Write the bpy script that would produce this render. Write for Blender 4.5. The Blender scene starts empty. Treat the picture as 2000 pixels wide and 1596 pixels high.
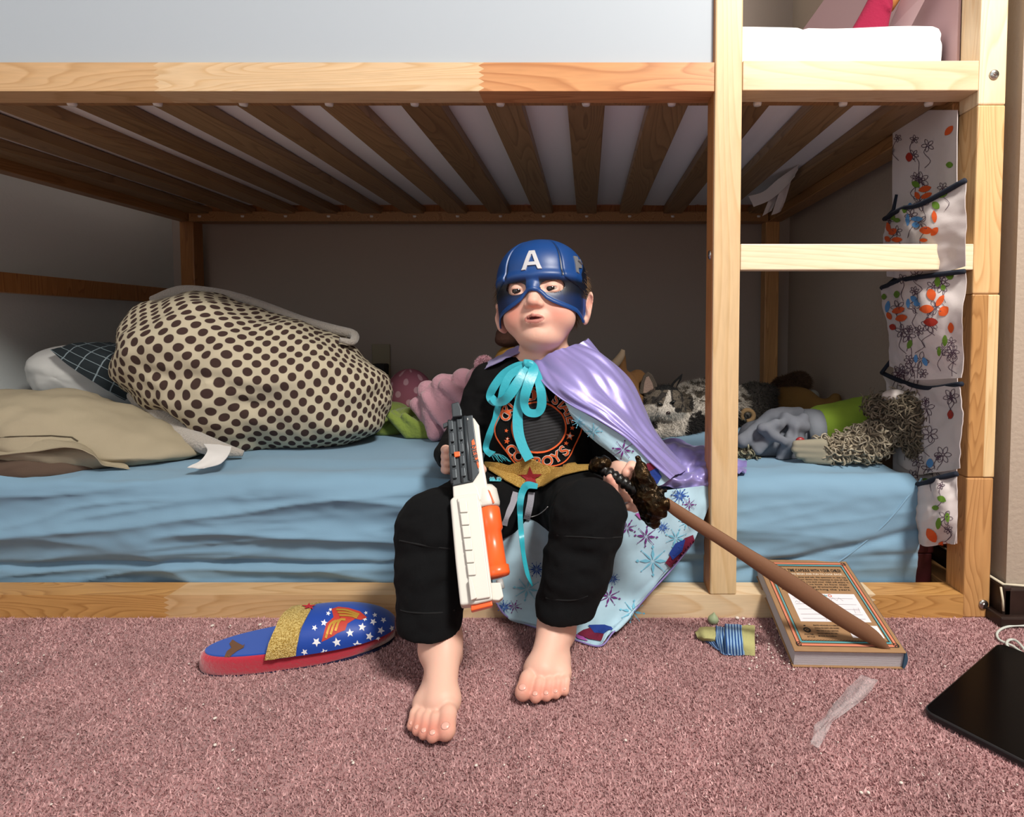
import bpy, bmesh, math, random
import numpy as np
from mathutils import Vector, Matrix, noise as mnoise
from mathutils.bvhtree import BVHTree

random.seed(7); RNG = np.random.RandomState(7)
C = bpy.context.scene.collection
S = bpy.context.scene

# ---------------------------------------------------------------- camera
FPX, CX, CY, TH, CAMD, CAMH = 1090.0, 1147.0, 692.0, math.atan(47/1090), 0.88, 0.463
cd = bpy.data.cameras.new('camera'); cam = bpy.data.objects.new('camera', cd); C.objects.link(cam)
cam.location = (0, -CAMD, CAMH); cam.rotation_euler = (math.pi/2-TH, 0, 0)
cd.sensor_fit = 'HORIZONTAL'; cd.sensor_width = 36; cd.lens = 36*FPX/2000
cd.shift_x = -(CX-1000)/2000; cd.shift_y = (CY-798)/2000
cd.clip_start = 0.02
S.camera = cam

# ---------------------------------------------------------------- world and lights
w = bpy.data.worlds.new('world'); S.world = w; w.use_nodes = True
w.node_tree.nodes['Background'].inputs[0].default_value = (0.75, 0.82, 0.9, 1)
w.node_tree.nodes['Background'].inputs[1].default_value = 0.25

def area(name, loc, target, size, power, col=(1, 1, 1), size_y=None):
    l = bpy.data.lights.new(name, 'AREA'); l.energy = power; l.color = col; l.size = size
    if size_y: l.shape = 'RECTANGLE'; l.size_y = size_y
    o = bpy.data.objects.new(name, l); C.objects.link(o); o.location = loc
    o.rotation_euler = (Vector(target)-Vector(loc)).to_track_quat('-Z', 'Y').to_euler()
    return o
area('ceiling_lamp_light', (0.88, -1.28, 2.08), (0, 0, 0.25), 0.42, 66, (1.0, 0.955, 0.885))
area('cool_fill_light', (-1.3, -2.7, 1.5), (0, 0, 0.5), 1.3, 16, (0.72, 0.86, 1.0))  # cool fill added left behind the camera, with no window there
S.view_settings.view_transform = 'Standard'; S.view_settings.look = 'None'
S.view_settings.exposure = 0.15; S.view_settings.gamma = 1.0; S.view_settings.use_curve_mapping = False

# ---------------------------------------------------------------- tools
def V(*a): return np.array(a, float)
def ray(px, py):
    u = (px-CX)/FPX; v = (CY-py)/FPX
    return V(u, math.cos(TH)+v*math.sin(TH), -math.sin(TH)+v*math.cos(TH))
CAM = V(0, -CAMD, CAMH)
def P(px, py, Y=0.0):
    "measured point: where the line of sight meets depth Y"
    r = ray(px, py); return CAM + r*((Y+CAMD)/r[1])
def PZ(px, py, Z=0.0):
    r = ray(px, py); return CAM + r*((Z-CAMH)/r[2])
def lin(c):
    if isinstance(c, str):
        c = [int(c[i:i+2], 16)/255 for i in (0, 2, 4)]
    return tuple(((x/12.92) if x <= .04045 else ((x+.055)/1.055)**2.4) for x in c[:3])

ORG = {}; WV = {}; CLAMP = [False]
def setprops(o, label=None, cat=None, group=None, kind=None):
    if label: o['label'] = label
    if cat: o['category'] = cat
    if group: o['group'] = group
    if kind: o['kind'] = kind
def thing(name, loc, label, cat, group=None):
    o = bpy.data.objects.new(name, None); o.empty_display_size = .02
    C.objects.link(o); o.location = loc; ORG[o] = V(*loc)
    setprops(o, label, cat, group); return o
def mesh(name, verts, faces, mat, parent=None, smooth=True, label=None, cat=None, group=None, kind=None,
         cols=None, uvs=None, solid=0, bevel=0, bseg=2, org=None, subd=0, midx=None, offs=0):
    verts = np.array(verts, float)
    if CLAMP[0]:
        zm = .2145-np.maximum(0, .095-verts[:, 1])*.9; m_ = (verts[:, 2] < zm) & (verts[:, 0] < .55); verts[m_, 2] = zm[m_]+.0006*RNG.rand(m_.sum())
    if org is None:
        lo, hi = verts.min(0), verts.max(0); org = (lo+hi)/2
        if parent is None: org = V(org[0], org[1], lo[2])
    org = V(*org)
    me = bpy.data.meshes.new(name)
    me.from_pydata((verts-org).tolist(), [], [tuple(int(i) for i in f) for f in faces])
    me.update()
    for m in (mat if isinstance(mat, (list, tuple)) else [mat]): me.materials.append(m)
    if midx is not None: me.polygons.foreach_set('material_index', np.asarray(midx, dtype=np.int32))
    if smooth: me.polygons.foreach_set('use_smooth', [True]*len(me.polygons))
    if cols is not None:
        a = me.color_attributes.new('Col', 'FLOAT_COLOR', 'POINT')
        c4 = np.ones((len(verts), 4), np.float32); c4[:, :3] = cols; a.data.foreach_set('color', c4.ravel())
    if uvs is not None:
        u = me.uv_layers.new(name='UVMap'); li = np.zeros(len(me.loops), np.int32); me.loops.foreach_get('vertex_index', li)
        u.data.foreach_set('uv', np.asarray(uvs, np.float32)[li].ravel())
    o = bpy.data.objects.new(name, me); C.objects.link(o)
    if parent is not None: o.parent = parent; o.location = org-ORG[parent]
    else: o.location = org
    ORG[o] = org; WV[o] = (verts, faces)
    if solid:
        md = o.modifiers.new('solid', 'SOLIDIFY'); md.thickness = solid; md.offset = offs
        if smooth: es = o.modifiers.new('split', 'EDGE_SPLIT'); es.split_angle = math.radians(50)
    if bevel:
        md = o.modifiers.new('bevel', 'BEVEL'); md.width = bevel; md.segments = bseg; md.limit_method = 'ANGLE'
        if smooth is False: me.polygons.foreach_set('use_smooth', [False]*len(me.polygons))
    if subd:
        md = o.modifiers.new('sub', 'SUBSURF'); md.levels = subd; md.render_levels = subd
    setprops(o, label, cat, group, kind)
    return o

BOXF = [(0, 3, 2, 1), (4, 5, 6, 7), (0, 1, 5, 4), (1, 2, 6, 5), (2, 3, 7, 6), (3, 0, 4, 7)]
def boxv(x0, x1, y0, y1, z0, z1):
    return np.array([(x0, y0, z0), (x1, y0, z0), (x1, y1, z0), (x0, y1, z0), (x0, y0, z1), (x1, y0, z1), (x1, y1, z1), (x0, y1, z1)])
def box(name, x0, x1, y0, y1, z0, z1, mat, parent=None, bevel=.002, **k):
    return mesh(name, boxv(x0, x1, y0, y1, z0, z1), BOXF, mat, parent, smooth=False, bevel=bevel, **k)
def hexa(name, quad, back, mat, parent=None, bevel=.0015, **k):
    "prism from a front quad (4 world points) pushed along vector back"
    q = np.array(quad, float); v = np.vstack([q, q+np.array(back)])
    f = [(0, 1, 2, 3), (7, 6, 5, 4), (0, 4, 5, 1), (1, 5, 6, 2), (2, 6, 7, 3), (3, 7, 4, 0)]
    return mesh(name, v, f, mat, parent, smooth=False, bevel=bevel, **k)
def merge(lst):
    vs, fs, n = [], [], 0
    for v, f in lst:
        vs.append(np.asarray(v, float)); fs += [tuple(i+n for i in q) for q in f]; n += len(v)
    return np.vstack(vs), fs
def prism(pts, ext, base=None):
    "closed outline (3D pts) extruded by vector"
    p = np.array(pts, float); n = len(p); v = np.vstack([p, p+np.array(ext)])
    f = [tuple(range(n)), tuple(range(2*n-1, n-1, -1))]+[(i, i+n, (i+1) % n+n, (i+1) % n) for i in range(n)]
    return v, f
def crom(p, t):
    "Catmull-Rom through rows of p at parameters t in [0,len-1]"
    p = np.asarray(p, float); n = len(p)
    q = np.concatenate([[2*p[0]-p[1]], p, [2*p[-1]-p[-2]]])
    i = np.clip(np.floor(t).astype(int), 0, n-2); s = (t-i).reshape((-1,)+(1,)*(p.ndim-1))
    a, b, c, d = q[i], q[i+1], q[i+2], q[i+3]
    return .5*((2*b)+(-a+c)*s+(2*a-5*b+4*c-d)*s*s+(-a+3*b-3*c+d)*s**3)
def gridf(nu, nv, cu=False):
    f = []
    for i in range(nu if cu else nu-1):
        for j in range(nv-1):
            a = i*nv+j; b = ((i+1) % nu)*nv+j; f.append((a, b, b+1, a+1))
    return f
def loftpts(ctrl, nu, nv):
    c = np.array([[P(*q) if len(q) == 3 else V(*q[1:]) for q in r] for r in ctrl])
    a = crom(c, np.linspace(0, len(c)-1, nu)); b = crom(a.transpose(1, 0, 2), np.linspace(0, c.shape[1]-1, nv)).transpose(1, 0, 2)
    return b
def gnormals(g):
    du = np.gradient(g, axis=0); dv = np.gradient(g, axis=1); n = np.cross(du, dv)
    return n/np.maximum(np.linalg.norm(n, axis=2, keepdims=True), 1e-9)
def wrink(g, amp, fu, fv, seed=0, octv=2):
    "push a grid along its normals with stretched noise (folds)"
    n = gnormals(g); U, W_ = g.shape[:2]; d = np.zeros((U, W_))
    for i in range(U):
        for j in range(W_):
            u, v = i/(U-1), j/(W_-1)
            d[i, j] = mnoise.fractal(Vector((u*fu+seed*3.1, v*fv+seed*1.7, seed)), 1.0, 2.0, octv)
    return g+n*(d*amp)[..., None]
def loft(name, ctrl, mat, parent=None, nu=40, nv=40, amp=0, fu=3, fv=3, seed=0, solid=.0012, **k):
    g = loftpts(ctrl, nu, nv)
    if amp: g = wrink(g, amp, fu, fv, seed, 3)
    uv = np.array([(i/(nu-1), j/(nv-1)) for i in range(nu) for j in range(nv)])
    return mesh(name, g.reshape(-1, 3), gridf(nu, nv), mat, parent, uvs=uv, solid=solid, **k)
def tube(pts, rad, seg=10, caps=True, smoothn=0):
    p = np.array(pts, float)
    if smoothn: t = np.linspace(0, len(p)-1, smoothn); r = np.interp(t, range(len(p)), rad if np.ndim(rad) else [rad]*len(p)); p = crom(p, t)
    else: r = np.array(rad if np.ndim(rad) else [rad]*len(p), float)
    T = np.gradient(p, axis=0); T /= np.linalg.norm(T, axis=1, keepdims=True)+1e-12
    up = V(0, 0, 1) if abs(T[0][2]) < .9 else V(1, 0, 0); vs = []
    n = np.cross(T[0], up); n /= np.linalg.norm(n)
    for i in range(len(p)):
        n = n-T[i]*n.dot(T[i]); n /= np.linalg.norm(n); b = np.cross(T[i], n)
        for k in range(seg):
            a = 2*math.pi*k/seg; vs.append(p[i]+r[i]*(n*math.cos(a)+b*math.sin(a)))
    f = [(i*seg+k, i*seg+(k+1) % seg, (i+1)*seg+(k+1) % seg, (i+1)*seg+k) for i in range(len(p)-1) for k in range(seg)]
    if caps: f += [tuple(range(seg-1, -1, -1)), tuple(range((len(p)-1)*seg, len(p)*seg))]
    return np.array(vs), f
def ellv(c, r, R=None, nu=20, nv=14):
    v = [V(0, 0, 1)]
    for i in range(1, nv):
        a = math.pi*i/nv
        for j in range(nu): b = 2*math.pi*j/nu; v.append(V(math.sin(a)*math.cos(b), math.sin(a)*math.sin(b), math.cos(a)))
    v.append(V(0, 0, -1)); v = np.array(v)*np.array(r)
    if R is not None: v = v@np.array(R).T
    v = v+np.array(c); f = []
    for j in range(nu): f.append((0, 1+j, 1+(j+1) % nu)); f.append((len(v)-1, len(v)-1-nu+(j+1) % nu, len(v)-1-nu+j))
    for i in range(nv-2):
        for j in range(nu): a = 1+i*nu+j; b = 1+i*nu+(j+1) % nu; f.append((a, a+nu, b+nu, b))
    return v, f
def ell(name, c, r, mat, parent=None, R=None, nu=20, nv=14, **k):
    v, f = ellv(c, r, R, nu, nv); return mesh(name, v, f, mat, parent, **k)
def lathe(c, axis, prof, seg=24):
    "prof: (distance along axis, radius)"
    a = np.array(axis, float); a /= np.linalg.norm(a)
    return tube([np.array(c)+a*s for s, r in prof], [max(r, 1e-4) for s, r in prof], seg)
def rotm(x=0, y=0, z=0):
    from mathutils import Euler
    return np.array(Euler((math.radians(x), math.radians(y), math.radians(z))).to_matrix())

# ---- signed distance field -> smooth continuous mesh (surface nets)
class Field:
    def __init__(s, lo, hi, h):
        lo, hi = np.minimum(lo, hi), np.maximum(lo, hi); s.lo = np.array(lo, float); s.h = h; s.n = np.ceil((hi-s.lo)/h).astype(int)+1
        s.f = np.full(s.n, .05, np.float32)
    def reg(s, lo, hi, pad):
        a = np.clip(np.floor((np.array(lo)-pad-s.lo)/s.h).astype(int), 0, s.n-1); b = np.clip(np.ceil((np.array(hi)+pad-s.lo)/s.h).astype(int)+1, 1, s.n)
        sl = tuple(slice(x, y) for x, y in zip(a, b))
        ax = [(s.lo[i]+s.h*np.arange(a[i], b[i])).astype(np.float32) for i in range(3)]
        return sl, ax[0][:, None, None], ax[1][None, :, None], ax[2][None, None, :]
    def put(s, sl, d, k, op):
        f = s.f[sl]
        if op < 0: f = -f
        if k > 0: h = np.maximum(k-np.abs(f-d), 0)/k; r = np.minimum(f, d)-h*h*k*.25
        else: r = np.minimum(f, d)
        s.f[sl] = -r if op < 0 else r
    def ell(s, c, r, k=.01, R=None, op=1):
        c = np.array(c, float); r = np.array(r, float); m = r.max()
        sl, X, Y, Z = s.reg(c-m, c+m, k+.02); X = X-c[0]; Y = Y-c[1]; Z = Z-c[2]
        if R is not None:
            R = np.array(R); X, Y, Z = (R[0, 0]*X+R[1, 0]*Y+R[2, 0]*Z, R[0, 1]*X+R[1, 1]*Y+R[2, 1]*Z, R[0, 2]*X+R[1, 2]*Y+R[2, 2]*Z)
        a = (X/r[0])**2+(Y/r[1])**2+(Z/r[2])**2; b = (X/r[0]**2)**2+(Y/r[1]**2)**2+(Z/r[2]**2)**2
        k0 = np.sqrt(a); s.put(sl, (k0*(k0-1)/np.maximum(np.sqrt(b), 1e-6)).astype(np.float32), k, op)
    def cap(s, a, b, ra, rb, k=.01, op=1):
        a = np.array(a, float); b = np.array(b, float); m = max(ra, rb)
        sl, X, Y, Z = s.reg(np.minimum(a, b)-m, np.maximum(a, b)+m, k+.02); d = b-a
        h = np.clip(((X-a[0])*d[0]+(Y-a[1])*d[1]+(Z-a[2])*d[2])/max(d.dot(d), 1e-12), 0, 1)
        q = np.sqrt((X-a[0]-h*d[0])**2+(Y-a[1]-h*d[1])**2+(Z-a[2]-h*d[2])**2)-(ra+(rb-ra)*h)
        s.put(sl, q.astype(np.float32), k, op)
    def chain(s, pts, rad, k=.01, op=1):
        for i in range(len(pts)-1): s.cap(pts[i], pts[i+1], rad[i], rad[i+1], k if i == 0 else max(k*.5, .003), op)
    def cut(s, zc, x0, x1):
        a, b = int((x0-s.lo[0])/s.h), int((x1-s.lo[0])/s.h); z = s.lo[2]+s.h*np.arange(s.n[2]); a = max(a, 0)
        s.f[a:b] = np.maximum(s.f[a:b], (zc-z)[None, None, :].astype(np.float32))
    def bump(s, fn):
        "fn(pts)->offset on voxels near the surface"
        m = np.argwhere(np.abs(s.f) < s.h*5); p = s.lo+m*s.h
        s.f[m[:, 0], m[:, 1], m[:, 2]] -= fn(p).astype(np.float32)
    def net(s, sm=1):
        f = s.f; g = f < 0; n = np.array(f.shape)
        c = np.zeros(n-1, np.uint8)
        offs = [(i, j, k) for i in (0, 1) for j in (0, 1) for k in (0, 1)]
        for o in offs: c += g[o[0]:n[0]-1+o[0], o[1]:n[1]-1+o[1], o[2]:n[2]-1+o[2]]
        act = np.argwhere((c > 0) & (c < 8)); del c
        idx = {}; ID = np.full(n-1, -1, np.int32); ID[act[:, 0], act[:, 1], act[:, 2]] = np.arange(len(act))
        acc = np.zeros((len(act), 3)); cnt = np.zeros(len(act))
        val = {o: f[act[:, 0]+o[0], act[:, 1]+o[1], act[:, 2]+o[2]] for o in offs}
        for o in offs:
            for ax in range(3):
                if o[ax]: continue
                p = list(o); p[ax] = 1; p = tuple(p); a, b = val[o], val[p]
                m = (a < 0) != (b < 0); t = a[m]/(a[m]-b[m]); q = np.tile(np.array(o, float), (m.sum(), 1)); q[:, ax] = t
                acc[m] += q; cnt[m] += 1
        v = s.lo+(act+acc/cnt[:, None])*s.h; faces = []
        for ax in range(3):
            sl0 = [slice(None)]*3; sl1 = [slice(None)]*3; sl0[ax] = slice(0, -1); sl1[ax] = slice(1, None)
            e = np.argwhere(g[tuple(sl0)] != g[tuple(sl1)]); u_, w_ = (ax+1) % 3, (ax+2) % 3
            e = e[(e[:, u_] > 0) & (e[:, w_] > 0) & (e[:, u_] < n[u_]-1) & (e[:, w_] < n[w_]-1)]
            ins = g[e[:, 0], e[:, 1], e[:, 2]]
            q = []
            for du, dw in ((-1, -1), (0, -1), (0, 0), (-1, 0)):
                z = e.copy(); z[:, u_] += du; z[:, w_] += dw; q.append(ID[z[:, 0], z[:, 1], z[:, 2]])
            q = np.stack(q, 1); q[~ins] = q[~ins][:, ::-1]; faces.append(q)
        F = np.vstack(faces); F = F[(F >= 0).all(1)]
        for _ in range(sm):
            a = np.zeros_like(v); c2 = np.zeros(len(v))
            for i in range(4):
                for j in (1, 3): np.add.at(a, F[:, i], v[F[:, (i+j) % 4]]); np.add.at(c2, F[:, i], 1)
            v = v*.4+.6*a/np.maximum(c2, 1)[:, None]
        return v, F.tolist()
    def obj(s, name, mat, parent=None, sm=1, colf=None, **k):
        v, F = s.net(sm)
        return mesh(name, v, F, mat, parent, cols=colf(v) if colf else None, **k)
def nz(p, sc, seed=0, octv=2):
    return np.array([mnoise.fractal(Vector((q[0]*sc+seed, q[1]*sc+seed*2, q[2]*sc)), 1.0, 2.0, octv) for q in p])

# ---- things laid on real surfaces
def bvh(*objs):
    vs, fs = merge([WV[o] for o in objs]); return BVHTree.FromPolygons([tuple(v) for v in vs], [tuple(f) for f in fs])
def hit(tree, px, py, off=.0006, fb=None, nrm=False):
    r = ray(px, py); r = r/np.linalg.norm(r); h = tree.ray_cast(Vector(CAM), Vector(r))
    if h[0] is None: return P(px, py, fb) if fb is not None else None
    if nrm: n = np.array(h[1]); n = -n if n.dot(r) > 0 else n; return np.array(h[0])+n*off
    return np.array(h[0])-r*off
def poly2d(loops, step=0):
    "loops: list of closed outlines -> triangulated 2D mesh cut on a grid"
    bm = bmesh.new()
    for L in loops:
        vs = [bm.verts.new((x, y, 0)) for x, y in L]
        try: bm.faces.new(vs)
        except ValueError: pass
    bmesh.ops.triangulate(bm, faces=bm.faces[:])
    return cut2d(bm, step)
def cut2d(bm, step):
    if step:
        xs = [v.co.x for v in bm.verts]; ys = [v.co.y for v in bm.verts]
        for a, (lo, hi) in enumerate(((min(xs), max(xs)), (min(ys), max(ys)))):
            t = lo+step
            while t < hi:
                co = (t, 0, 0) if a == 0 else (0, t, 0); no = (1, 0, 0) if a == 0 else (0, 1, 0)
                bmesh.ops.bisect_plane(bm, geom=bm.verts[:]+bm.edges[:]+bm.faces[:], plane_co=co, plane_no=no); t += step
    bm.verts.index_update(); v = np.array([q.co[:2] for q in bm.verts]); f = [tuple(x.index for x in q.verts) for q in bm.faces]; bm.free()
    return v, f
_G = {}
def glyph(ch, bold=0.0):
    key = (ch, bold)
    if key not in _G:
        cu = bpy.data.curves.new('t', 'FONT'); cu.body = ch; cu.fill_mode = 'FRONT'; cu.size = 1; cu.offset = bold; cu.resolution_u = 4
        o = bpy.data.objects.new('t', cu); C.objects.link(o); dg = bpy.context.evaluated_depsgraph_get(); me = o.evaluated_get(dg).to_mesh()
        v = np.array([q.co[:2] for q in me.vertices]) if len(me.vertices) else np.zeros((0, 2)); f = [tuple(q.vertices) for q in me.polygons]
        if len(v):
            bm = bmesh.new(); bv = [bm.verts.new((x, y, 0)) for x, y in v]
            for q in f:
                try: bm.faces.new([bv[i] for i in q])
                except ValueError: pass
            v, f = cut2d(bm, .34)
        o.evaluated_get(dg).to_mesh_clear(); bpy.data.objects.remove(o); bpy.data.curves.remove(cu)
        wd = (v[:, 0].max()-v[:, 0].min()) if len(v) else .3
        _G[key] = (v-(np.array([v[:, 0].min(), 0]) if len(v) else 0), f, wd)
    return _G[key]
def text2d(s, size, bold=0, gap=.09, sx=1.0):
    out = []; x = 0
    for ch in s:
        if ch == ' ': x += .3; continue
        v, f, wd = glyph(ch, bold); out.append(((v+[x, 0])*[size*sx, size], f)); x += wd+gap
    v, f = merge2(out); return v, f, x*size*sx
def merge2(lst):
    vs, fs, n = [], [], 0
    for v, f in lst: vs.append(np.asarray(v, float).reshape(-1, 2)); fs += [tuple(i+n for i in q) for q in f]; n += len(v)
    return np.vstack(vs), fs
def drape(name, m2, tree, mat, parent=None, off=.0006, fb=None, **k):
    v2, f = m2; v3 = np.array([hit(tree, x, y, off, fb if fb is not None else 0.0, True) for x, y in v2])
    return mesh(name, v3, f, mat, parent, **k)
def star(cx, cy, r, ri=.42, rot=-90, n=5, sy=1.0):
    return [(cx+(r if i % 2 == 0 else r*ri)*math.cos(math.radians(rot+180*i/n)), cy+sy*(r if i % 2 == 0 else r*ri)*math.sin(math.radians(rot+180*i/n))) for i in range(2*n)]
def circ(cx, cy, rx, ry=None, n=20, a0=0, rot=0):
    ry = ry or rx; c, s = math.cos(math.radians(rot)), math.sin(math.radians(rot)); o = []
    for i in range(n):
        a = 2*math.pi*i/n; x, y = rx*math.cos(a), ry*math.sin(a); o.append((cx+x*c-y*s, cy+x*s+y*c))
    return o
def band2(pts, wd, closed=False, sub=0):
    "flat line of width wd through 2D pts"
    p = np.array(pts, float)
    if sub: p = crom(p, np.linspace(0, len(p)-1, sub))
    if closed: T = np.roll(p, -1, 0)-np.roll(p, 1, 0)
    else: T = np.gradient(p, axis=0)
    T /= np.linalg.norm(T, axis=1, keepdims=True)+1e-9; N = np.stack([-T[:, 1], T[:, 0]], 1)
    w_ = np.array(wd if np.ndim(wd) else [wd]*len(p))[:, None]
    if np.ndim(wd) and len(wd) != len(p): w_ = np.interp(np.linspace(0, 1, len(p)), np.linspace(0, 1, len(wd)), wd)[:, None]
    v = np.vstack([p+N*w_/2, p-N*w_/2]); n = len(p)
    return v, [(i, (i+1) % n, (i+1) % n+n, i+n) for i in range(n if closed else n-1)]

# ---------------------------------------------------------------- materials
def mat(name, col, rough=.7, metal=0, spec=.4, var=0, vscale=40, bump=0, bscale=300, bdist=.001, attr=False, sheen=0, coat=0,
        trans=0, alpha=1, sss=0, emis=0, aniso=0, col2=None, detail=3, vthr=None):
    m = bpy.data.materials.new(name); m.use_nodes = True; nt = m.node_tree; b = nt.nodes['Principled BSDF']; L = nt.links.new
    c = lin(col); b.inputs['Roughness'].default_value = rough; b.inputs['Metallic'].default_value = metal
    b.inputs['Specular IOR Level'].default_value = spec; b.inputs['Base Color'].default_value = (*c, 1)
    b.inputs['Sheen Weight'].default_value = sheen; b.inputs['Coat Weight'].default_value = coat
    b.inputs['Transmission Weight'].default_value = trans; b.inputs['Alpha'].default_value = alpha
    b.inputs['Anisotropic'].default_value = aniso
    if sss: b.inputs['Subsurface Weight'].default_value = sss; b.inputs['Subsurface Radius'].default_value = (1, .35, .2); b.inputs['Subsurface Scale'].default_value = .006
    tc = nt.nodes.new('ShaderNodeTexCoord')
    src = None
    if attr:
        a = nt.nodes.new('ShaderNodeVertexColor'); a.layer_name = 'Col'; src = a.outputs[0]
    if var or col2:
        n = nt.nodes.new('ShaderNodeTexNoise'); n.inputs['Scale'].default_value = vscale; n.inputs['Detail'].default_value = detail
        L(tc.outputs['Object'], n.inputs['Vector'])
        if col2:
            r = nt.nodes.new('ShaderNodeValToRGB'); t = vthr or (.35, .65)
            r.color_ramp.elements[0].position = t[0]; r.color_ramp.elements[1].position = t[1]
            r.color_ramp.elements[0].color = (*c, 1); r.color_ramp.elements[1].color = (*lin(col2), 1); L(n.outputs[0], r.inputs[0]); src = r.outputs[0]
        else:
            mr = nt.nodes.new('ShaderNodeMapRange'); mr.inputs['From Min'].default_value = .3; mr.inputs['From Max'].default_value = .7
            mr.inputs['To Min'].default_value = 1-var; mr.inputs['To Max'].default_value = 1+var; L(n.outputs[0], mr.inputs[0])
            mx = nt.nodes.new('ShaderNodeVectorMath'); mx.operation = 'SCALE'
            if src: L(src, mx.inputs[0])
            else: mx.inputs[0].default_value = c
            L(mr.outputs[0], mx.inputs['Scale']); src = mx.outputs[0]
    if src: L(src, b.inputs['Base Color'])
    if bump:
        n = nt.nodes.new('ShaderNodeTexNoise'); n.inputs['Scale'].default_value = bscale; n.inputs['Detail'].default_value = 3
        L(tc.outputs['Object'], n.inputs['Vector']); bp = nt.nodes.new('ShaderNodeBump'); bp.inputs['Strength'].default_value = bump
        bp.inputs['Distance'].default_value = bdist; L(n.outputs[0], bp.inputs['Height']); L(bp.outputs[0], b.inputs['Normal'])
    return m
def wood(name, light, dark, axis='X', seed=0, rings=1.0, rough=.42):
    "pine: bands stretched along the grain axis, with fine pores"
    m = bpy.data.materials.new(name); m.use_nodes = True; nt = m.node_tree; b = nt.nodes['Principled BSDF']; L = nt.links.new
    tc = nt.nodes.new('ShaderNodeTexCoord'); mp = nt.nodes.new('ShaderNodeMapping'); L(tc.outputs['Object'], mp.inputs[0])
    sc = {'X': (1.6, 16, 16), 'Y': (16, 1.6, 16), 'Z': (16, 16, 1.6)}[axis]
    mp.inputs['Scale'].default_value = sc; mp.inputs['Location'].default_value = (seed*1.3, seed*2.1, seed*.7)
    n1 = nt.nodes.new('ShaderNodeTexNoise'); n1.inputs['Scale'].default_value = .9*rings; n1.inputs['Detail'].default_value = 1.5; n1.inputs['Distortion'].default_value = .3
    L(mp.outputs[0], n1.inputs['Vector'])
    mu = nt.nodes.new('ShaderNodeMath'); mu.operation = 'MULTIPLY'; mu.inputs[1].default_value = 26; L(n1.outputs[0], mu.inputs[0])
    fr = nt.nodes.new('ShaderNodeMath'); fr.operation = 'FRACT'; L(mu.outputs[0], fr.inputs[0])
    rp = nt.nodes.new('ShaderNodeValToRGB'); e = rp.color_ramp.elements
    e[0].position = 0; e[0].color = (*lin(light), 1); e[1].position = 1; e[1].color = (*lin(light), 1)
    l, d = np.array(lin(light)), np.array(lin(dark))
    x = e.new(.62); x.color = (*(l*.78+d*.22), 1); x = e.new(.88); x.color = (*(l*.35+d*.65), 1)
    L(fr.outputs[0], rp.inputs[0])
    n2 = nt.nodes.new('ShaderNodeTexNoise'); n2.inputs['Scale'].default_value = 14; n2.inputs['Detail'].default_value = 4; L(mp.outputs[0], n2.inputs['Vector'])
    mr = nt.nodes.new('ShaderNodeMapRange'); mr.inputs['To Min'].default_value = .84; mr.inputs['To Max'].default_value = 1.14; L(n2.outputs[0], mr.inputs[0])
    mx = nt.nodes.new('ShaderNodeVectorMath'); mx.operation = 'SCALE'; L(rp.outputs[0], mx.inputs[0]); L(mr.outputs[0], mx.inputs['Scale'])
    L(mx.outputs[0], b.inputs['Base Color']); b.inputs['Roughness'].default_value = rough
    bp = nt.nodes.new('ShaderNodeBump'); bp.inputs['Strength'].default_value = .15; bp.inputs['Distance'].default_value = .0006; L(n2.outputs[0], bp.inputs['Height']); L(bp.outputs[0], b.inputs['Normal'])
    return m

# ---------------------------------------------------------------- the room
XL, XR, YB = -1.43, .70, 1.06
m_wall = mat('painted_wall', 'a3958a', .85, bump=.35, bscale=170, bdist=.0012)
m_wall_l = mat('pale_wall', 'd0d6d6', .85, bump=.3, bscale=170, bdist=.0012)
m_wall_r = mat('warm_wall', 'ab9c8c', .85, bump=.6, bscale=130, bdist=.0018)
m_pinkw = mat('rose_wall', 'b08d90', .85, bump=.3, bscale=170, bdist=.0012)
m_ceil = mat('ceiling_paint', 'e6e4df', .9)
m_carpet = mat('rose_carpet', 'aa8080', 1.0, spec=.1, var=.16, vscale=9, bump=1, bscale=420, bdist=.004, sheen=.2)
FX0, FX1, FY0 = -2.2, 2.2, -3.0
f0 = box('floor', FX0, FX1, FY0, 1.2, -.05, 0, m_carpet, bevel=0, kind='structure')
box('ceiling', FX0, FX1, FY0, 1.2, 2.42, 2.47, m_ceil, bevel=0, kind='structure')
box('wall_back', XL, XR+.05, YB, YB+.08, 0, 2.42, m_wall, bevel=0, kind='structure')
box('wall_left', XL-.08, XL, FY0, YB+.08, 0, 2.42, m_wall_l, bevel=0, kind='structure')
# right wall: narrow stretch behind the bunk that turns a corner beside the post
xr0, xr1 = .6635, .700
mesh('wall_right', *prism([(xr0, -.012, 0), (2.2, -.012, 0), (2.2, YB+.08, 0), (xr1, YB+.08, 0)], (0, 0, 2.42)), m_wall_r, smooth=False, kind='structure')
box('wall_front', FX0, FX1, FY0-.08, FY0, 0, 2.42, m_ceil, bevel=0, kind='structure')
box('wall_far_right', 2.2, 2.28, FY0, 0, 0, 2.42, m_ceil, bevel=0, kind='structure')
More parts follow.
